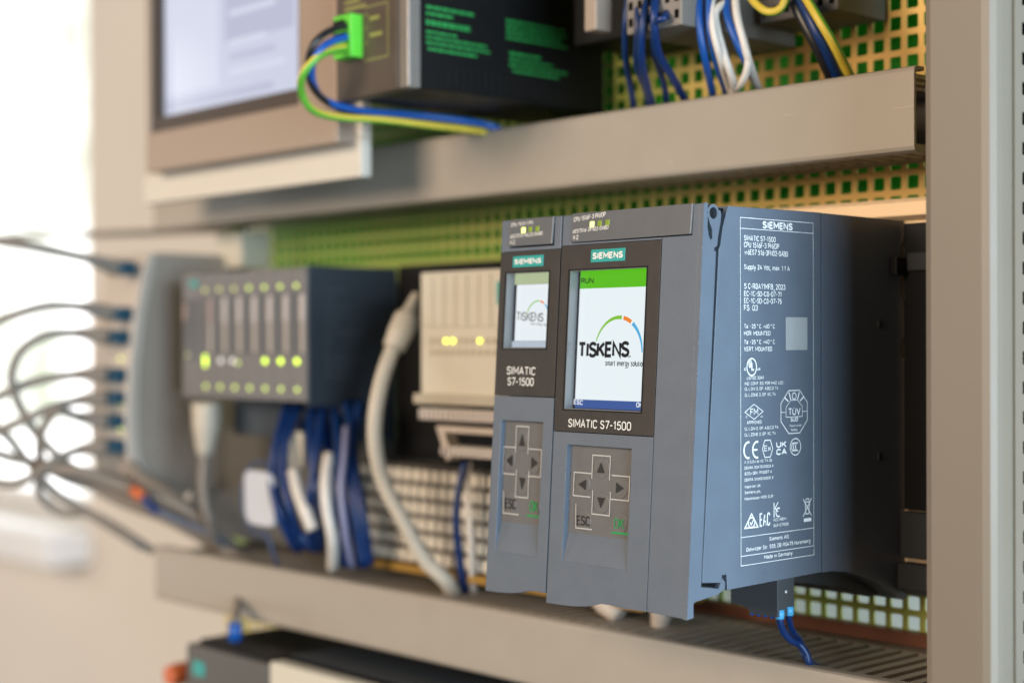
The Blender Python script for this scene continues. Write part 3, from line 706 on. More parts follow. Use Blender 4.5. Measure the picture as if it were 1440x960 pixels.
T('II 3 G Ex ec IIC T4 Gc', (21.89,54.57), (37.82,54.04), 1.05); T('DEKRA 20ATEX0003 X', (21.88,52.40), (38.49,51.97), 1.05)
T('IECEx DEK 19.0087 X', (21.88,50.33), (37.53,49.90), 1.05); T('DEKRA 21UKEX0008 X', (21.87,48.00), (38.47,47.73), 1.05)
T('Importer UK:', (21.86,45.42), (31.21,45.31), 1.05); T('Siemens plc,', (21.85,43.34), (31.07,43.22), 1.05); T('Manchester M20 2UR', (21.84,41.18), (38.17,40.79), 1.05)
T('KCC-REM-', (38.55,32.28), (46.34,31.84), 1.1); T('S49-S71500', (38.54,30.16), (47.44,29.78), 1.1)
T('EAC', (30.49,30.82), (36.38,30.68), 5.0, .12)
T('UK', (40.42,59.25), (46.17,59.06), 2.3, .23); T('CA', (40.41,56.53), (46.30,56.41), 2.3, .23)
T('Ex', (33.13,58.34), (37.03,58.23), 2.1)
T('TÜV', (47.60,71.00), (54.71,71.01), 2.6, .16); T('SÜD', (48.83,68.55), (53.30,68.56), 1.5, .2)
T('Functional', (48.41,66.59), (55.26,66.59), .9); T('Safety', (49.24,65.02), (53.00,65.03), .9)
T('Siemens AG', (36.09,25.20), (47.42,25.07), 1.4); T('Gleiwitzer Str. 555, DE-90475 Nuremberg', (22.81,22.53), (60.75,22.17), 1.45); T('Made in Germany', (32.97,18.82), (49.75,18.59), 1.45)
build('rating_lettering', lt, M['print'], c1)
gm = MB()
def ctr(a): return a
c_ = (26.08,89.28); stroke(gm, ring(c_, 2.75, 3.1), .5, PP, True)
c_ = (27.34,72.94); stroke(gm, [(c_[0]-5.2,c_[1]),(c_[0],c_[1]+2.75),(c_[0]+5.2,c_[1]),(c_[0],c_[1]-2.75)], .28, PP, True)
c_ = (51.07,72.17); W8, H8 = 8.0, 8.0
oc = [(c_[0]+W8*u, c_[1]+H8*v) for u, v in ((-.42,1),(.42,1),(1,.42),(1,-.42),(.42,-1),(-.42,-1),(-1,-.42),(-1,.42))]
stroke(gm, oc, .3, PP, True); stroke(gm, [(c_[0]+W8*.62*u, c_[1]+H8*.55*v) for u, v in ((-.42,1),(.42,1),(1,.42),(1,-.42),(-1,-.42),(-1,.42))], .22, PP, True)
for u in (-1, 1): stroke(gm, [(c_[0]+u*W8*.62,c_[1]),(c_[0]+u*W8,c_[1])], .22, PP); stroke(gm, [(c_[0]+u*2.1,c_[1]+4.6),(c_[0]+u*3.2,c_[1]+7.4)], .5, PP); stroke(gm, [(c_[0]+u*3.6,c_[1]+4.0),(c_[0]+u*6.0,c_[1]+5.6)], .5, PP)
stroke(gm, ring((c_[0],c_[1]+5.9), 1.2, 1.2, 12), .35, PP, True)
# CE mark
for xo, c_ in ((58, (24.00,59.12)), (92, (29.00,59.05))):
    stroke(gm, ring(c_, 2.5, 2.9, 14, 75, 285), .75, PP)
    if xo == 92: stroke(gm, [(c_[0]-2.3,c_[1]),(c_[0]+.2,c_[1])], .65, PP)
c_ = (35.08,59.13); stroke(gm, [(c_[0]+3.0*u, c_[1]+3.1*v) for u, v in ((-1,0),(-.55,1),(.55,1),(1,0),(.55,-1),(-.55,-1))], .35, PP, True)
c_ = (51.72,59.06); stroke(gm, ring(c_, 3.2, 3.1), .35, PP, True)
for u in (-1.3, -.1, 1.1): stroke(gm, ring((c_[0]+u,c_[1]), 1.0, 1.5, 10, 60, 300), .42, PP)
# triangle with tick
a3, b3, c3 = (21.93,30.94), (29.42,30.82), (25.75,35.89); stroke(gm, [a3,b3,c3], .55, PP, True)
cc = (25.73,32.71); stroke(gm, ring(cc, 1.9, 1.8, 16), .5, PP, True); stroke(gm, [(cc[0]-.9,cc[1]+.2),(cc[0]-.1,cc[1]-.8),(cc[0]+1.5,cc[1]+1.6)], .5, PP)
# two-letter mark made of strokes
k0_ = (38.82,33.53); k1_ = (42.11,38.99); hgt = k1_[1]-k0_[1]
stroke(gm, [k0_,(k0_[0],k0_[1]+hgt)], .5, PP); stroke(gm, [(k0_[0]+2.4,k0_[1]+hgt),(k0_[0]+.6,k0_[1]+hgt*.62),(k0_[0]+2.4,k0_[1]+hgt*.36)], .45, PP)
stroke(gm, ring((k0_[0]+2.6,k0_[1]+hgt*.32), 1.5, 1.6, 10, 60, 300), .5, PP)
# crossed out bin with bar
c_ = (58.95,35.88)
stroke(gm, [(c_[0]-2.6,c_[1]+3.2),(c_[0]+2.6,c_[1]-3.4)], .4, PP); stroke(gm, [(c_[0]+2.6,c_[1]+3.2),(c_[0]-2.6,c_[1]-3.4)], .4, PP)
stroke(gm, [(c_[0]-1.7,c_[1]+2.0),(c_[0]+1.7,c_[1]+2.0)], .4, PP); stroke(gm, [(c_[0]-1.4,c_[1]+1.9),(c_[0]-.9,c_[1]-2.5),(c_[0]+.9,c_[1]-2.5),(c_[0]+1.4,c_[1]+1.9)], .35, PP)
stroke(gm, ring((c_[0]+.0,c_[1]+2.6), 1.1, .6, 10, 0, 180), .35, PP)
c_ = (59.14,31.08); poly(gm, [(c_[0]-2.3,c_[1]-.65),(c_[0]+2.3,c_[1]-.65),(c_[0]+2.3,c_[1]+.65),(c_[0]-2.3,c_[1]+.65)], PP)
build('approval_marks', gm, M['print'], c1)
d0, d1_, d2_ = (46.07,95.31), (59.26,95.23), (59.31,107.57)
pm = MB(); poly(pm, [d0, (d1_[0],d0[1]), (d1_[0],d2_[1]), (d0[0],d2_[1])], PP); build('blank_print_patch', pm, M['patch'] if 'patch' in M else mat('pale_patch', (0.30,0.31,0.31), 0.6, var=0.05), c1)

# connector with blue wires below the large controller
pl = thing('power_plug', 'dark grey plug under the large controller with blue wires leaving it', 'plug', (-18, 56, -5))
p1 = MB().prism([(-31,6.2),(-31,-3.4),(-24.5,-3.4),(-23.5,-4.4),(-22,-4.4),(-22,-6.0),(-8,-6.0),(-8,9.0),(-31,9.0)], 'y', 51.2, 61.6)
build('body', p1, M['plugdark'], pl, 0.3)
build('test_point', MB().disc('x', (56.3,3.2), .55, -8.1, -7.9, 12), M['print'], pl)
def wire(name, pts, r, m_, label, cat='wire', group=None, split=False, n=12, twist=0.0, parent=None, ph=0.0):
    o = build(name, MB().tube(pts, r, n=n, split=split, twist=twist, ph=ph), m_, parent)
    if parent is None: tag(o, label, cat, group)
    return o
w1 = [(-9.00,53.79,-4.87), (-9.00,53.99,-8.15), (-9.00,56.15,-12.21), (-8.00,59.66,-15.79), (-7.00,63.21,-17.47), (-5.00,65.00,-20.97), (-4.00,67.22,-26.05), (-4,84,-34)]
w2 = [(-8.60,58.73,-4.32), (-9.00,59.68,-8.30), (-10.00,62.73,-12.63), (-12.00,68.90,-16.44), (-12.00,71.58,-20.11), (-9.00,69.85,-23.87), (-9,86,-33)]
wire('blue_wire', w1, 1.45, M['blue'], 'dark blue wire dropping from the front pin of the plug into the duct', group='wires of the plug under the controller')
wire('blue_wire', w2, 1.3, M['blue'], 'dark blue wire dropping from the rear pin of the plug into the duct', group='wires of the plug under the controller')
for q_ in ((-9.00,53.79,-4.87), (-8.60,58.95,-4.08)):
    build('ferrule', MB().tube([(q_[0],q_[1],q_[2]+1.5),(q_[0],q_[1],q_[2]-2.0)], 1.8, n=14, sub=1), M['lightblue'], pl)
for i in range(4): build('pin_cap', MB().tube([(-12-i*3.2,52.8,-5.2),(-12-i*3.2,52.8,-6.9)], .8, n=10, sub=1), M['midblue'], pl)
# bus connector parts behind, between rear of the controller and the post
bc = thing('rail_connector', 'black connector block on the rail just behind the large controller', 'connector', (20, 122, 20))
build('body', MB().box(1.5,56,121.0,123.4,30.5,146), M['black'], bc, .5)
build('lower_block', MB().box(1.5,56,118,123.2,11.5,30), M['grey_blk'] if 'grey_blk' in M else M['darkcase'], bc, .6)
build('upper_block', MB().box(4,56,119.5,120.8,126.5,134), M['darkcase'], bc, .6)
build('foot', MB().prism([(116,-1),(123.2,-4),(123.2,9.5),(116,9.5)], 'x', 1.5, 30), M['darkcase'], bc, .6)
build('clip', MB().box(1,4,112.5,120,125,132), M['black'], bc, .4)
# pale cable boots hanging under the controllers
for (a, b2, rr, lb) in (((-137.02,88.00,-17.97), (-127.35,90.00,-25.40), 6.0, 'pale translucent plug hanging under the large controller'), ((-104.13,92.00,-19.22), (-107.67,94.00,-29.69), 5.0, 'small pale plug in shadow under the front strip of the large controller')):
    tag(build('pale_plug', MB().tube([(a[0],a[1],a[2]+12), a, b2], [rr*1.1, rr, rr*.7], n=14, sub=3), M['lightgrey'], None), lb, 'plug')

# ================================================================== POWER SUPPLY
ps = thing('power_supply', 'black power supply with green print and a brown front above the upper duct', 'power supply', (-200, 70, 209))
build('housing', MB().prism([(14,211),(131,210),(131,300),(14,300)], 'x', -228.5, -176.5), M['black'], ps, .6)
build('front_plate', MB().prism([(-228.6,209),(-183,210.5),(-183,300),(-228.6,300)], 'y', 7, 14), M['psufront'], ps, .5)
build('edge_profile', MB().box(-182.6,-175.8,7.4,14.6,210.5,300), M['psuedge'], ps, .8)
sl0 = None
for i in range(15):
    if sl0 is None: sl0 = build('vent_rib', MB().box(-176.6,-175.7,30,32.2,213.5,221.5), M['black'], ps, .2)
    else: child('vent_rib', sl0, ps, (0,i*4.4,0))
rnd = random.Random(5)
gp = MB()
def bars(y0, y1, z, h):
    y = y0
    while y < y1:
        l = rnd.uniform(1.6, 5.0); l = min(l, y1-y)
        gp.add([(-176.42,y,z),(-176.42,y+l,z),(-176.42,y+l,z+h),(-176.42,y,z+h)], [(0,1,2,3)]); y += l + .55
for (z_, ya_, yb_, h_) in ((246.5,18,46,1.5),(243.6,18,34,1.5),(239.2,18,44,2.4),(235.6,18,36,1.2),(233.2,18,54,1.2),(230.8,18,56,1.2),(228.0,19,48,1.4)): bars(ya_, yb_, z_, h_)
for (z_, ya_, yb_, h_) in ((246.8,66,104,1.4),(244.2,66,106,1.4),(241.6,66,102,1.4),(239,66,106,1.4),(231.8,68,88,1.5),(229.2,68,96,1.2),(226.6,68,106,1.2),(224.0,70,100,1.2)): bars(ya_, yb_, z_, h_)
build('green_print', gp, M['greeninkbright'], ps)
gp = MB()
fp = MB()
def fbar(xa, xb, z, h): fp.add([(xa,6.94,z),(xb,6.94,z),(xb,6.94,z+h),(xa,6.94,z+h)], [(0,1,2,3)])
for (xa, xb, z_, h_) in ((-222,-210,253.5,1.2),(-222,-206,250.5,1.2),(-203,-196,243.5,1.6),(-203,-194,236,1.6),(-206,-205,246,1.2),(-206,-205,240,1.2),(-206,-205,233,1.2),(-190,-189.5,226,24),(-207,-189.5,225.6,.5),(-207,-189.5,249.6,.5)): fbar(xa, xb, z_, h_)
build('front_print', fp, M['olivemark'], ps)
cn = build('terminal', MB().box(-222,-208.5,.5,8,227.5,247), M['greenplug'], ps, .4)
hl = None
for i in range(3):
    build('wire_entry', MB().box(-221.2,-213,-.2,1.2,230+i*5.6,233.6+i*5.6), M['black'], cn)
yg = [M['ygreen'], M['yyellow']]
wire('black_wire', [(-212.08,1.00,241.91), (-212.26,-6.00,239.40), (-210.92,-14.00,234.98), (-212.92,-18.00,229.38), (-218.54,-16.00,221.78), (-222.68,-10.00,213.34), (-227.55,5.00,207.30), (-233.39,30.00,206.01), (-227.39,60.00,205.08), (-228.10,88.00,203.82), (-200,100,190)], 1.6, M['blackwire'], 'black wire looping from the topmost slot of the green terminal')
wire('blue_wire', [(-212.11,1.00,236.76), (-211.99,-7.00,233.80), (-212.03,-14.00,229.11), (-215.24,-16.00,222.31), (-222.67,-10.00,214.95), (-226.18,0.00,208.94), (-225.72,20.00,206.57), (-223.46,48.00,206.98), (-214.88,72.00,205.57), (-209.14,90.00,202.80), (-180,104,188)], 1.7, M['midblue'], 'bright blue wire looping from the middle slot of the green terminal')
wire('earth_wire', [(-213.21,1.00,232.08), (-212.80,-8.00,229.31), (-212.50,-16.00,224.81), (-216.69,-20.00,217.91), (-223.58,-16.00,211.21), (-226.11,-8.00,204.24), (-226.17,6.00,202.32), (-222.41,30.00,202.83), (-217.16,56.00,201.95), (-215.50,78.00,201.68), (-215.37,89.00,200.89), (-195,100,190)], 1.8, yg, 'yellow and green earth wire looping lowest from the green terminal', split=True, twist=.05, ph=math.radians(-90))

# ================================================================== OPERATOR PANEL
hp = thing('operator_panel', 'operator panel with a pale lavender screen in a tan frame', 'screen', (-390, 55, 185))
sx0, sx1, sz0 = (-442.48,41.00,228.56)[0], (-301.04,41.00,225.92)[0], (-442.49,41.00,227.74)[2]
bz = MB().prism([((-452.26,34.00,198.02)[0],(-452.27,34.00,196.79)[2]),((-265.16,34.00,196.83)[0],(-452.27,34.00,196.79)[2]),((-265.16,34.00,196.83)[0],340),((-452.26,34.00,198.02)[0],340)], 'y', 34, 49.5, holes=[[(sx0-5.5,sz0-8.5),(sx1+3,sz0-8.5),(sx1+3,330),(sx0-5.5,330)]])
build('bezel', bz, M['tanbezel'], hp, .8)
build('inner_edge', MB().prism([(sx0-5.4,sz0-8.4),(sx1+2.9,sz0-8.4),(sx1+2.9,329.9),(sx0-5.4,329.9)], 'y', 36, 48, holes=[[(sx0,sz0),(sx1,sz0),(sx1,325),(sx0,325)]]), M['brownline'], hp)
scn = build('screen', MB().box(sx0-.1,sx1+.1,41,47,sz0-.1,325), M['scr_lav'], hp)
def srect(nm, xa, xb, za, zb, m_, o=.05): build(nm, MB().add([(xa,41-o,za),(xb,41-o,za),(xb,41-o,zb),(xa,41-o,zb)], [(0,1,2,3)]), m_, scn)
srect('screen_pane', sx0+2, -385, 240, 320, M['scr_lav2']); srect('screen_pane', -378, -312, 262, 320, M['scr_lav3'])
for i in range(5): srect('screen_row', -374, -320-(i % 3)*9, 244+i*8.0, 247+i*8.0, M['scr_lav3'] if i % 2 else M['scr_lav2'], .1)
srect('screen_row', sx0+2, sx1-30, 232, 236, M['scr_lav3'], .1)
fm = thing('panel_frame', 'cream painted L-shaped frame around the operator panel', 'frame', (-370, 48, 180))
build('bottom_bar', MB().box((-475.30,45.50,188.00)[0],-260.8,45.5,52,180.3,199.6), M['creamframe'], fm, .8)
build('upright_bar', MB().box(-274.4,-260.8,45.6,52,199.7,330), M['creamframe'], fm, .8)
build('back_plate', MB().box(-480,-310,54,80,203,330), M['duct'], fm, .6)

# ================================================================== REMOTE I/O STATION
G = 'slim modules of the remote input output station'
XB = -437.5; PW = 15.4
lab = ['first slim module beside the head module, one tall green light', 'slim module with one white light right after the tall green light', 'third slim module, a pale white light and a green one together', 'slim module in the middle of the station, its light row dark', 'fifth slim module, the first of three bright green lights', 'slim module carrying the middle one of three bright green lights', 'last slim module, its petrol flank exposed towards the white plug cable']
hd = thing('interface_module', 'grey head module of the station with a teal badge, beside the tall switch', 'interface module', (-448, 95, 66))
build('body', MB().box(-458,-438,61,122,66,139.5), M['etgrey'], hd, .8)
build('window', MB().box(-456,-441,60.2,61.5,88,124), M['etdark'], hd, .3)
build('badge', MB().box(-438-10,-438-2,60.3,61.2,130.8,135), M['teal'], hd)
build('led', MB().box(-451,-449,60.1,61.2,90,92), M['bok_faint'], hd)
build('marker', MB().box(-455,-451.5,59.8,60.4,112,121), mat('rose_marker', (0.36,0.26,0.24), .5), hd)
for i in range(7):
    x = XB + i*PW
    t = thing('io_module', lab[i], 'io module', (x+PW/2, 95, 66), G)
    build('body', MB().box(x+.25, x+PW-.25, 60.6, 122, 66.5, 138.5), M['etgrey'], t, .5)
    build('window', MB().box(x+1.2, x+9.2, 60.0, 61, 92, 126), M['etdark'], t, .2)
    build('marker_strip', MB().box(x+10.2, x+13.8, 59.7, 61, 109.5, 124), M['lilac'] if i else mat('rose_strip', (0.36,0.27,0.25), .5), t, .2)
    build('strip', MB().box(x+10.8, x+13.2, 59.9, 61, 93, 109.2), M['lightgrey'], t, .2)
    xc = x + 6.4
    build('led', MB().disc('y', (xc,128.8), 1.25, 60.0, 61, 12), M['bok_dim'] if i > 2 else M['bok_faint'], t)
    build('led', MB().disc('y', (xc+.6,73.0), 1.3, 60.0, 61, 12), M['bok_dim'], t)
    if i == 0: build('led', MB().box(xc-1.0, xc+1.0, 60.0, 61, 84.5, 91), M['bok_on2'] if 'bok_on2' in M else M['bok_on'], t)
    if i == 1: build('led', MB().disc('y', (xc+1.5,88.0), 1.5, 60.0, 61, 12), M['bok_white'], t)
    if i == 2:
        build('led', MB().disc('y', (xc-1.5,88.0), 1.5, 60.0, 61, 12), M['bok_white'], t); build('led', MB().disc('y', (xc+4,87.0), 1.1, 60.0, 61, 12), M['bok_dim'], t)
    if i >= 4:
        build('led', MB().disc('y', (xc+.5,88.2), 1.5, 60.0, 61, 14), M['bok_on'], t)
    if i == 6:
        build('side_cover', MB().box(x+PW-.2, x+PW+.9, 61, 121.5, 64, 139.5), M['petrol'], t, .4)
        gpr = MB(); XS = x+PW+.95; r2 = random.Random(3)
        for r_ in range(11):
            yy = 72
            while yy < 98:
                l_ = r2.uniform(2, 6); gpr.add([(XS,yy,126-r_*4.6),(XS,yy+l_,126-r_*4.6),(XS,yy+l_,127.2-r_*4.6),(XS,yy,127.2-r_*4.6)], [(0,1,2,3)]); yy += l_+1.2
                if r2.random() < .25: break
        build('flank_print', gpr, mat('faint_print', (0.085, 0.10, 0.125), .5), t)
bu = tag(build('black_spacer', MB().box(-329,-246.5,121.9,139,22,141), M['black'], None, .6), 'black block on the sheet between the petrol flank and the cream module', 'spacer block')
tag(build('base_unit', MB().box(-438,-330,84,122,44,66), M['petrol'], None, .6), 'petrol dark terminal base under the slim modules', 'terminal base')
tag(build('rear_box', MB().box(-535,-332,112,138,-24,44), mat('rear_box_grey', (0.10,0.095,0.085), .5), None, .6), 'dull grey box behind the blue wires under the station', 'box')

# ================================================================== CREAM MODULE AND ITS CONNECTORS
cm = thing('relay_module', 'cream module with rows of small square dents and yellow lights', 'relay module', (-200, 100, 70))
build('body', MB().box(-246,-140,71,128,70.6,133), M['cream'], cm, .8)
rb = None
for i in range(12):
    if rb is None: rb = build('rib', MB().box(-243.6,-235.6,70.2,71.4,106,131), M['cream'], cm, .3)
    else: child('rib', rb, cm, (i*8.6,0,0))
db = None
for r_ in range(4):
    for i in range(12):
        z0 = (112,107,97.5,92)[r_]
        if db is None: db = build('dent', MB().box(-238,-235.4,70.55,71.2,112,115), M['creamdark'], cm)
        else: child('dent', db, cm, (i*5.1,0,z0-112))
for (px, pz) in ((-225.6,99),(-220.4,99),(-200.5,99)): build('led', MB().disc('y', (px,pz), 1.15, 70.0, 70.6, 14), M['yel_on'], cm)
build('corner_badge', MB().box(-188,-176,70.0,70.6,116,127), M['teal'], cm)
build('foot', MB().box(-246,-140,66,100,68,73), M['creamdark'], cm, .5)
bk_ = tag(build('black_backing', MB().box(-258,-110,100,139,30,70), M['black'], None, .5), 'black block behind the white pin strips under the cream module', 'backing block')
def pin_strip(label, x0, x1, y, z0, z1, n):
    t = thing('pin_strip', label, 'connector strip', ((x0+x1)/2, y+8, z0), 'white connector strips below the cream module')
    build('body', MB().box(x0,x1,y,y+12,z0,z1), M['white'], t, .4)
    w = (x1-x0)/n; s0 = None
    for i in range(n):
        if s0 is None: s0 = build('tooth', MB().box(x0+.25*w,x0+.75*w,y-1.2,y,z0+.4,z1-.4), M['lilac'], t, .1)
        else: child('tooth', s0, t, (i*w,0,0))
pin_strip('longer white ribbed strip just below the cream module', -246, -150, 70, 60.0, 65.6, 26)
pin_strip('shorter white ribbed strip lower under the cream module', -234, -150, 74, 42.5, 47, 22)
tag(build('bracket', MB().prism([(-238,57),(-150,57),(-150,54),(-232,54),(-226,42),(-230,40)], 'y', 74, 82), M['lightgrey'], None, .4), 'light bent bracket between the white ribbed strips', 'bracket')
# terminal row: stacked cream clamps
tr = thing('terminal_row', 'cream terminal row in six tiers above the lower duct', 'terminal row', (-240, 100, -16))
build('body', MB().box(-325,-110,93,128,-17,34), mat('terminal_core', (0.07,0.066,0.06), .7), tr, .4)
t0 = None
for r_ in range(6):
    for i in range(28):
        if t0 is None: t0 = build('clamp', MB().box(-324,-318.6,88.5,94,-15.5,-9.6), M['clamp'], tr, .4)
        else: child('clamp', t0, tr, (i*7.5+(r_ % 2)*0.8, r_*0.6, r_*8.3))
build('foot', MB().box(-325,-110,86,128,-21,-17.2), mat('amber_foot', (0.30,0.17,0.03), .5), tr, .4)
tag(build('marker_block', MB().box(-512,-482,118,138,146,168), M['cream'], None, .5), 'cream marker block on the sheet above the station', 'terminal block')

# ================================================================== TALL SWITCH AND NETWORK CABLES
sw = thing('network_switch', 'tall grey switch with rounded light front edge, grey cables plugged in', 'network switch', (-520, 95, 0))
oc_ = [(63,153.5),(58.5,140),(53.5,115),(49.5,85),(47.5,55),(48.5,30),(53,17),(60,10),(70,4),(82,-1)]
ic_ = [(92,4.5),(78,9),(68,14.5),(61,21),(57,32),(56,55),(57.5,85),(61,115),(65.5,138),(69,153.5)]
build('front_rim', MB().prism(oc_ + ic_, 'x', -548, -500.5), M['lightgrey'], sw, 1.2)
build('housing', MB().prism([(69.5,154)] + [(a+.4, b) for a, b in reversed(ic_[:-1])] + [(136,2),(136,154)], 'x', -547, -501.5), M['grey'], sw, 1.0)
nc = [((189,377),[(140,372),(100,366),(40,355),(-30,338)]), ((176,442),[(120,436),(60,432),(20,440),(-30,462)]), ((171,474),[(120,470),(70,478),(35,495),(18,525),(20,560),(45,610),(80,655),(130,700)]),
      ((168,527),[(115,526),(60,537),(20,552),(-30,580)]), ((167,559),[(120,568),(80,580),(40,600),(-30,632)]), ((164,591),[(115,590),(75,600),(55,640),(75,690),(150,730),(230,772)]), ((164,626),[(115,632),(85,640),(60,655),(-30,640)])]
PT = {
0: [(-501.98,54.00,143.88), (-509.56,30.00,148.19), (-510.54,12.00,151.90), (-511.53,-10.00,155.35), (-533.45,-35.00,160.41)],
1: [(-508.10,51.00,115.67), (-511.03,26.00,119.77), (-517.96,6.00,120.50), (-525.96,-10.00,115.78), (-549.93,-28.00,105.30)],
2: [(-508.93,49.00,101.71), (-518.40,26.00,104.35), (-522.73,6.00,102.64), (-527.95,-6.00,94.58), (-533.87,-10.00,81.37), (-535.37,-8.00,68.51), (-535.20,0.00,51.99), (-529.13,8.00,38.15), (-522.03,22.00,23.59), (-511.40,40.00,12.34), (-474.83,58.00,-1.36), (-449.92,82.00,-23.80)],
3: [(-509.88,48.00,78.62), (-518.54,26.00,79.29), (-531.98,4.00,75.17), (-545.13,-8.00,68.28), (-559.45,-24.00,58.88)],
4: [(-510.85,48.00,64.65), (-518.64,26.00,63.74), (-521.14,6.00,58.25), (-530.14,-6.00,51.53), (-554.99,-26.00,38.51)],
5: [(-513.60,48.00,50.59), (-516.74,25.00,53.47), (-512.59,10.00,57.53), (-521.18,6.00,51.42), (-530.67,6.00,39.03), (-539.36,12.00,25.33), (-533.50,24.00,15.40), (-515.19,42.00,7.61), (-469.98,60.00,-4.11), (-446.80,84.00,-25.39)],
6: [(-513.69,48.00,35.29), (-518.82,26.00,33.49), (-521.10,10.00,27.30), (-533.50,0.00,16.86), (-545.48,-8.00,13.15), (-564.33,-22.00,18.00)]}
NL = ['grey network cable in the topmost socket of the switch', 'grey network cable in the second socket from the top, gently bowed', 'grey network cable in the third socket, curling down in a wide loop', 'grey network cable in the fourth socket, sagging to the frame edge', 'grey network cable in the fifth socket, falling past the loop', 'grey network cable in the sixth socket, turning back under the switch to the duct', 'grey network cable in the lowest socket of the switch']
for i in range(7):
    P_ = PT[i]; a, b2 = Vector(P_[0]), Vector(P_[1])
    t = thing('network_cable', NL[i], 'cable', tuple(a), 'grey network cables plugged into the tall switch')
    dr = (b2-a).normalized()
    build('plug', MB().box(-512-3,-512+9,a.y-9,a.y+2,a.z-4.4,a.z+4.4), M['plugblue'], t, .6)
    build('boot', MB().tube([Vector((-509,a.y-8.5,a.z)), Vector((-509,a.y-8.5,a.z))*.55+b2*.45, b2*.97+a*.03, Vector(P_[1])*.72+Vector(P_[2])*.28], [5.2, 4.6, 3.8, 2.4], n=12, sub=4), M['cable'], t)
    build('cord', MB().tube([Vector((-509,a.y-9,a.z))]+[Vector(p) for p in P_[1:]], 2.9, n=12), M['cable'], t)
for k in (3, 5, 6):
    z_ = PT[k][0][2]+10
    build('led', MB().box(-508,-506,46.5,47.5,z_-1,z_+1), M['bok_dim'], sw)
loose = [
 ('grey cable running level behind the topmost network cable', [(-751.98,60.00,174.26), (-699.54,90.00,175.48), (-650.53,120.00,175.29), (-623.64,150.00,176.73), (-571.70,170.00,176.37)], 2.0),
 ('grey cable slanting from the frame edge under the loop to the duct end', [(-568.66,-20.00,58.04), (-551.63,-6.00,42.09), (-546.11,6.00,25.28), (-540.60,20.00,7.32), (-531.16,36.00,-5.39), (-500.52,58.00,-26.44)], 2.5),
 ('grey cable following the loop closely and diving behind the duct end', [(-568.81,-20.00,36.30), (-559.07,-4.00,29.46), (-549.67,10.00,24.86), (-534.66,26.00,18.27), (-508.54,48.00,1.14), (-476.88,64.00,-9.27), (-454.78,90.00,-29.29)], 2.7),
 ('lowest grey cable, sagging in a round bow before the duct end', [(-537.08,10.00,34.23), (-547.11,12.00,17.02), (-551.90,18.00,2.27), (-545.42,28.00,-6.79), (-530.42,38.00,-7.25), (-516.79,50.00,-15.85), (-498.20,64.00,-29.82)], 2.2),
 ('thick grey cable under the curved foot of the switch to the duct', [(-531.12,8.00,21.69), (-508.96,20.00,21.46), (-490.05,38.00,13.01), (-463.06,56.00,3.93), (-449.53,72.00,-8.90), (-442.19,92.00,-29.95)], 3.4),
 ('pale thick cable curving from the foot of the switch into the duct', [(-508.65,52.00,29.23), (-493.14,54.00,16.11), (-465.80,60.00,5.56), (-453.52,72.00,-9.24), (-446.89,90.00,-31.51)], 3.6)]
for lb, P_, r_ in loose: wire('grey_cable', P_, r_*1.15, M['cable'], lb, 'cable', 'loose grey cables by the duct end')
t = thing('tipped_cable', 'blue grey cable with a bright orange tip among the grey cables', 'cable', (-474.02,40.00,10.58))
build('tip', MB().tube([(-474.63,38.00,11.51), (-465.65,40.00,6.96)], 3.4, n=12, sub=1), M['orange'], t)
build('sleeve', MB().tube([(-466.48,40.00,6.90), (-461.76,42.00,2.09), (-458.09,46.00,-1.27)], 2.8, n=12), M['blue'], t)
build('cord', MB().tube([(-457.98,45.00,-0.76), (-450.28,58.00,-7.84), (-438.41,70.00,-14.93), (-445.25,85.00,-26.61)], 2.4, n=10), mat('slate_cable', (0.10,0.11,0.14), .5), t)
# white plug cable down the wall of the switch
wp = thing('white_plug_cable', 'pale cable hanging straight from its plug below the head module', 'cable', (-429.56,60.00,57.71))
build('plug', MB().tube([(-432.80,62.00,63.34), (-432.87,62.00,49.25), (-434.52,62.00,32.58)], [8.5, 8.0, 4.5], n=12, sub=4), M['beigecable'], wp)
build('cord', MB().tube([(-434.51,62.00,34.24), (-432.91,60.00,12.08), (-432.52,64.00,-4.76), (-440.44,80.00,-25.68), (-385,90,-34)], 3.2, n=10), M['cable'], wp)
# thick beige cable with ribbed boot between the station and the cream module
bc2 = thing('beige_plug_cable', 'thick beige cable with ribbed boot between petrol flank and cream module', 'cable', (-260.29,75.00,113.18))
build('plug', MB().tube([(-262.60,82.00,122.37), (-261.13,78.00,117.57), (-258.27,72.00,110.25)], [2.8, 3.2, 4.6], n=12, sub=4), M['beigecable'], bc2)
rbp = [(-257.70,72.00,110.96), (-255.92,66.00,103.04), (-256.62,62.00,95.22)]
build('boot', MB().tube(rbp, [6.4, 6.6, 5.2], n=14, sub=5), M['beigecable'], bc2)
for k in range(5):
    q_ = Vector(rbp[0]).lerp(Vector(rbp[2]), .1+k*.19); q2 = Vector(rbp[0]).lerp(Vector(rbp[2]), .17+k*.19)
    build('boot_ring', MB().tube([q_, q2], 6.9-k*.2, n=14, sub=1), M['beigecable'], bc2)
build('cord', MB().tube([(-256.62,62.00,95.93), (-256.32,55.00,81.12), (-255.66,50.00,63.63), (-255.74,50.00,46.05), (-254.11,54.00,28.31), (-247.04,60.00,10.80), (-240.26,68.00,-8.64), (-233.61,78.00,-21.28), (-245,96,-40)], 3.9, n=14), M['beigecable'], bc2)
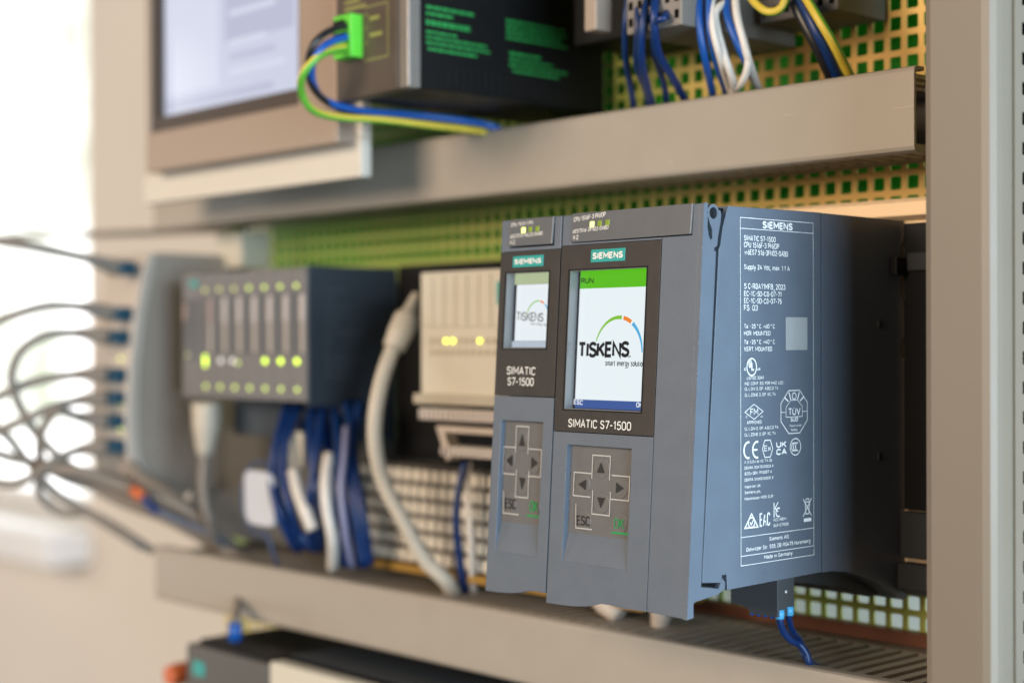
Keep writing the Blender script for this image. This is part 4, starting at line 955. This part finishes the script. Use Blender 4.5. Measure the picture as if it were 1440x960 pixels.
# blue and white wires under the station
BL = [
 ('blue_wire','dark blue wire at the outer edge of the bundle, next to the pale hanging cable', [(-375.50,80.00,63.60), (-365.45,66.00,43.85), (-361.47,60.00,24.80), (-352.39,58.00,6.16), (-354.38,70.00,-14.44)], 2.6, 'blue'),
 ('blue_wire','dark blue wire bowing behind the pale stretched label of the bundle', [(-367.93,82.00,63.75), (-359.40,68.00,45.99), (-354.09,62.00,29.02), (-344.46,60.00,8.56), (-348.44,72.00,-14.05)], 2.6, 'blue'),
 ('blue_wire','dark blue wire just before the long white wire in the bundle', [(-357.04,84.00,64.00), (-342.78,72.00,48.48), (-331.70,66.00,32.02), (-322.44,64.00,15.64), (-338.08,76.00,-14.20)], 2.6, 'blue'),
 ('blue_wire','dark blue wire in the middle of the bundle over the pale labels', [(-346.91,84.00,64.29), (-332.69,70.00,45.16), (-328.23,64.00,28.52), (-328.73,62.00,13.42), (-343.24,74.00,-13.74)], 2.4, 'blue'),
 ('blue_wire','dark blue wire falling straight beside the long white wire', [(-339.71,86.00,64.43), (-319.42,74.00,45.58), (-307.30,66.00,24.07), (-302.37,66.00,5.78), (-308.11,72.00,-19.60)], 2.6, 'blue'),
 ('blue_wire','dark blue wire bulging outwards before the beige cable', [(-327.94,86.00,65.54), (-310.67,76.00,49.67), (-302.47,68.00,31.71), (-293.69,66.00,10.19), (-294.44,72.00,-18.18)], 2.6, 'blue'),
 ('blue_wire','dark blue wire closest to the thick beige cable', [(-319.70,88.00,65.71), (-310.86,78.00,45.79), (-298.97,70.00,28.08), (-289.04,68.00,6.72), (-292.18,74.00,-17.03)], 2.4, 'blue'),
 ('blue_wire','dark blue wire deepest in the bundle against the grey box', [(-372.47,90.00,63.39), (-362.38,80.00,43.36), (-360.01,74.00,20.10), (-363.55,74.00,0.12), (-371.21,84.00,-19.32)], 2.4, 'blue'),
 ('blue_wire','dark blue wire crossing the bundle low down towards the duct', [(-341.33,92.00,64.21), (-336.94,82.00,40.54), (-328.59,74.00,18.33), (-319.62,74.00,-0.07), (-312.57,80.00,-21.23)], 2.4, 'blue'),
 ('white_wire','long white wire hanging in front of the blue bundle into the duct', [(-319.53,68.00,38.28), (-311.67,60.00,26.03), (-307.68,58.00,11.54), (-308.25,62.00,-5.58), (-324.88,74.00,-23.45)], 3.1, 'whitewire'),
 ('white_wire','short pale wire between the blue wires under the third slim module', [(-349.73,66.00,28.27), (-339.95,62.00,18.35), (-329.84,60.00,8.55), (-325.53,62.00,-1.11)], 3.6, 'whitewire'),
 ('blue_wire','dark blue wire filling the gap behind the long white wire', [(-357.33,90.00,64.61), (-340.74,80.00,48.23), (-323.35,74.00,30.14), (-318.11,72.00,11.60), (-325.35,80.00,-21.79)], 3.0, 'blue'),
 ('blue_wire','dark blue wire curving under the short pale wire stub', [(-385.14,90.00,63.85), (-377.60,78.00,42.75), (-368.71,70.00,19.79), (-349.19,66.00,-1.95), (-342.07,76.00,-15.36)], 2.8, 'blue'),
 ('blue_wire','dark blue wire between the lilac wire and the outer blue wires', [(-328.25,92.00,65.36), (-320.07,82.00,41.36), (-309.55,76.00,19.51), (-301.95,74.00,1.44), (-308.94,82.00,-21.05)], 3.0, 'blue'),
 ('white_wire','thin pale lilac wire glinting among the blue wires near the beige cable', [(-312.38,74.00,53.46), (-303.47,66.00,39.22), (-297.88,60.00,21.37), (-296.98,62.00,-0.85), (-307.04,74.00,-20.44)], 1.7, 'lilacwire'),
]
for nm, lb, P_, r_, mk in BL: wire(nm, P_, r_, M[mk], lb, 'wire', 'wires falling from the remote station')
tag(build('marker_sleeve', MB().box((-368.89,74.00,47.30)[0],(-351.70,74.00,48.02)[0],73,75.5,(-368.97,74.00,29.04)[2],(-368.88,74.00,48.89)[2]), M['cream'], None, .8), 'cream marker sleeve among the dark blue wires above the short pale stub', 'marker sleeve')
# round white label with wire loop
tg = thing('round_label', 'round white label ringed by a thin blue wire before the blue bundle', 'label', (-375.64,60.00,-1.74))
c_ = Vector((-370.40,58.00,12.59)); n_ = 28
dv = MB(); sg = lambda v: math.copysign(abs(v)**.4, v); dv.prism([(c_.x+14.5*sg(math.cos(2*math.pi*k/n_))-2*math.sin(2*math.pi*k/n_), c_.z+15*sg(math.sin(2*math.pi*k/n_))) for k in range(n_)], 'y', 57, 59); build('plate', dv, mat('bluish_white_label', (0.50,0.52,0.58), .5), tg, .4)
build('wire_loop', MB().tube([(c_.x+18*math.cos(math.radians(a)), 58, c_.z+20*math.sin(math.radians(a))) for a in range(60, 300, 12)] + [(c_.x+6,66,-26)], 1.2, n=8, sub=2), mat('slate_wire', (0.05,0.07,0.13), .5), tg)
# wires near the terminal row
wire('blue_wire', [(-222.19,80.00,39.25), (-222.94,76.00,25.47), (-224.62,76.00,7.89), (-229.76,84.00,-17.95), (-239.32,95.00,-30.92)], 2.0, M['blue'], 'dark blue wire in front of the terminal row beside the narrow controller', group='wires before the terminal row')
wire('white_wire', [(-221.83,82.00,39.16), (-220.65,80.00,21.87), (-218.60,80.00,1.11), (-226.83,88.00,-18.75), (-235.04,97.00,-30.64)], 1.6, M['whitewire'], 'white wire in front of the terminal row beside the narrow controller', group='wires before the terminal row')

# ================================================================== UPPER RIGHT TERMINAL BLOCKS AND WIRES
def block(label, x0, x1, y0, z0, z1, m_, cols):
    t = thing('terminal_block', label, 'terminal block', ((x0+x1)/2, (y0+138)/2, z0), 'terminal blocks above the upper duct')
    build('body', MB().box(x0,x1,y0,138,z0,z1), m_, t, .6)
    s0 = None; w = (x1-x0)/cols
    for r_ in range(4):
        for i in range(cols):
            if s0 is None: s0 = build('clamp_hole', MB().box(x0+w*.28,x0+w*.72,y0-.15,y0+.5,z0+3,z0+6.6), M['gap'], t)
            else: child('clamp_hole', s0, t, (i*w,0,r_*7))
    return t
block('pale grey terminal block with square clamp holes above the blue wires', -96, -65, 62, 228.5, 300, M['blockgrey'], 6)
block('darker grey terminal block above the white wires', -58, -18, 104, 233, 300, M['darkgrey'], 7)
tag(build('tan_upright', MB().box(-119.2,-112.2,60,70,233.1,320), M['tanbezel'], None, .5), 'tan upright piece just behind the power supply', 'upright')
tag(build('grey_relay', MB().box(-158,-102,92,138,236,320), M['black'], None, .6), 'dark grey relay block between the power supply and the pale terminal block', 'relay')
UW = [
 ('blue_wire','blue wire closest beside the power supply, hanging straight into the upper duct', [(-97.65,66.00,248.97), (-98.30,64.00,235.13), (-104.03,70.00,221.44), (-113.87,84.00,208.71), (-125.29,98.00,201.83)], 1.5, 'blue'),
 ('blue_wire','second blue wire from the power supply, bowed', [(-92.68,66.00,248.14), (-89.43,62.00,230.52), (-95.48,68.00,217.02), (-103.49,82.00,208.83), (-114.82,98.00,200.70)], 1.6, 'blue'),
 ('blue_wire','thick blue wire in the middle of the group by the power supply', [(-86.15,66.00,247.06), (-84.72,60.00,231.05), (-91.14,66.00,217.73), (-103.65,84.00,207.50), (-113.10,98.00,201.15)], 1.8, 'blue'),
 ('blue_wire','blue wire sweeping towards the open duct end under the pale block', [(-79.28,62.00,244.43), (-76.47,58.00,231.02), (-81.40,66.00,219.41), (-85.96,80.00,211.08), (-94.54,98.00,204.14)], 1.8, 'blue'),
 ('blue_wire','short blue wire bent into a hole of the pale block', [(-73.36,62.00,234.62), (-70.95,58.00,231.35), (-75.68,58.00,230.02), (-83.81,66.00,221.24), (-94.47,84.00,209.50), (-105.42,98.00,202.85)], 1.4, 'blue'),
 ('blue_wire','blue wire beside the pale block, first before the white wires', [(-66.30,74.00,244.94), (-63.85,72.00,228.05), (-65.57,78.00,214.26), (-77.00,96.00,204.08)], 1.6, 'midblue'),
 ('blue_wire','blue wire running along the inner side of the first white wire', [(-62.22,76.00,244.56), (-60.19,74.00,227.77), (-61.48,80.00,213.96), (-71.16,98.00,204.52)], 1.5, 'midblue'),
 ('blue_wire','bright blue wire crossing behind the second white wire', [(-61.04,86.00,244.36), (-56.07,80.00,233.84), (-51.58,80.00,222.90), (-50.51,86.00,213.22), (-55.79,100.00,205.03)], 1.6, 'midblue'),
 ('white_wire','white wire hanging straight beside the pale block', [(-62.77,78.00,244.95), (-58.28,74.00,227.49), (-57.50,78.00,214.67), (-68.81,98.00,204.25)], 1.6, 'whitewire'),
 ('white_wire','white wire curling in a loop before it enters the duct', [(-59.39,84.00,239.94), (-58.96,78.00,236.37), (-58.81,76.00,231.36), (-55.97,78.00,217.40), (-56.44,84.00,207.26), (-68.12,100.00,203.16)], 1.6, 'whitewire'),
 ('white_wire','white wire ending in a hook at the duct edge', [(-48.14,84.00,215.60), (-48.52,84.00,210.97), (-52.79,86.00,206.14), (-61.53,92.00,204.57), (-70.47,100.00,202.82)], 1.6, 'whitewire'),
 ('white_wire','longest white wire, next to the earth loop, slanting into the duct', [(-58.10,88.00,245.66), (-52.44,82.00,233.55), (-48.73,82.00,221.29), (-48.28,86.00,211.46), (-55.03,100.00,204.04)], 1.7, 'whitewire'),
 ('black_wire','thick black wire slanting into the duct beside the earth wire', [(-33.83,92.00,242.22), (-26.00,92.00,227.97), (-21.26,96.00,215.72), (-20.85,104.00,205.05)], 2.4, 'blackwire'),
 ('blue_wire','thick dark blue wire between the black wire and the earth wire', [(-30.24,92.00,241.62), (-20.27,90.00,226.26), (-16.99,94.00,216.03), (-17.35,104.00,204.61)], 2.2, 'blue'),
]
for nm, lb, P_, r_, mk in UW: wire(nm, P_, r_, M[mk], lb, 'wire', 'wires entering the upper duct')
wire('earth_wire', [(-25.87,90.00,240.60), (-16.00,88.00,227.33), (-11.38,92.00,216.71), (-11.81,104.00,205.07)], 1.9, yg, 'yellow and green earth wire slanting into the duct near the post', group='wires entering the upper duct', split=True, ph=math.radians(30))
wire('earth_wire', [(-48.80,84.00,243.23), (-42.75,82.00,236.41), (-36.19,82.00,231.91), (-31.26,84.00,232.86), (-29.22,86.00,239.13)], 1.7, yg, 'yellow and green earth wire hanging in a short loop above the white wires', split=True, ph=math.radians(-90))

# ================================================================== DEVICES UNDER THE LOWER DUCT
dg = thing('grey_device', 'dark grey device with a teal badge under the duct end', 'device', (-362, 80, -160))
build('body', MB().box(-402,-322,30,120,-170,-68), M['darkgrey'], dg, 1.2)
build('top_grille', MB().box(-397,-325,36,118,-67.8,-65.5), M['black'], dg, .5)
build('badge', MB().box(-394,-383,29.4,30.4,-84,-76), M['teal'], dg)
cdv = thing('cream_device', 'cream device with a dark slotted top under the lower duct', 'device', (-230, 80, -160))
build('body', MB().box(-320,-120,30,120,-170,-66), M['cream'], cdv, 1.2)
build('top_plate', MB().box(-317,-122,38,118,-65.9,-64.6), M['gap'], cdv, .2)
v0 = None
for i in range(40):
    if v0 is None: v0 = build('top_slat', MB().box(-315,-312.6,40,116,-64.5,-63.2), M['darkcase'], cdv)
    else: child('top_slat', v0, cdv, (i*4.8,0,0))
dw = thing('drop_wire', 'dark wire with bright blue collar entering the grey device', 'wire', (-368.39,40.00,-62.50))
build('sheath', MB().tube([(-413.36,72.00,-44.92), (-384.30,52.00,-49.26), (-367.64,40.00,-53.90)], 2.6, n=12), M['cable'], dw)
build('collar', MB().tube([(-367.64,40.00,-53.13), (-368.39,40.00,-63.27)], 3.8, n=12, sub=1), M['midblue'], dw)
br_ = thing('terminal_strip', 'row of small cream clamps hanging just under the lower duct', 'terminal strip', (-300, 95, -64))
b0 = None
for i in range(24):
    if b0 is None: b0 = build('clamp', MB().box(-358,-354,84,92,-62.5,-58), M['cream'], br_, .4)
    else: child('clamp', b0, br_, (i*7.0,0,0))
build('strip', MB().box(-360,-185,92.2,110,-62,-57.6), M['darkcase'], br_, .3)
kn = thing('orange_cap', 'orange round cap beside the grey device under the duct', 'cap', (-439.88,45.00,-92.38))
kc_ = Vector((-439.09,45.00,-93.49))
build('cap', MB().tube([(kc_.x,40,kc_.z),(kc_.x,46,kc_.z),(kc_.x,60,kc_.z)], [5.5, 6.8, 6.8], n=18, sub=3), M['orange'], kn)
build('collar', MB().tube([(kc_.x,60.2,kc_.z),(kc_.x,68,kc_.z)], 8.0, n=18, sub=1), M['grey'], kn)
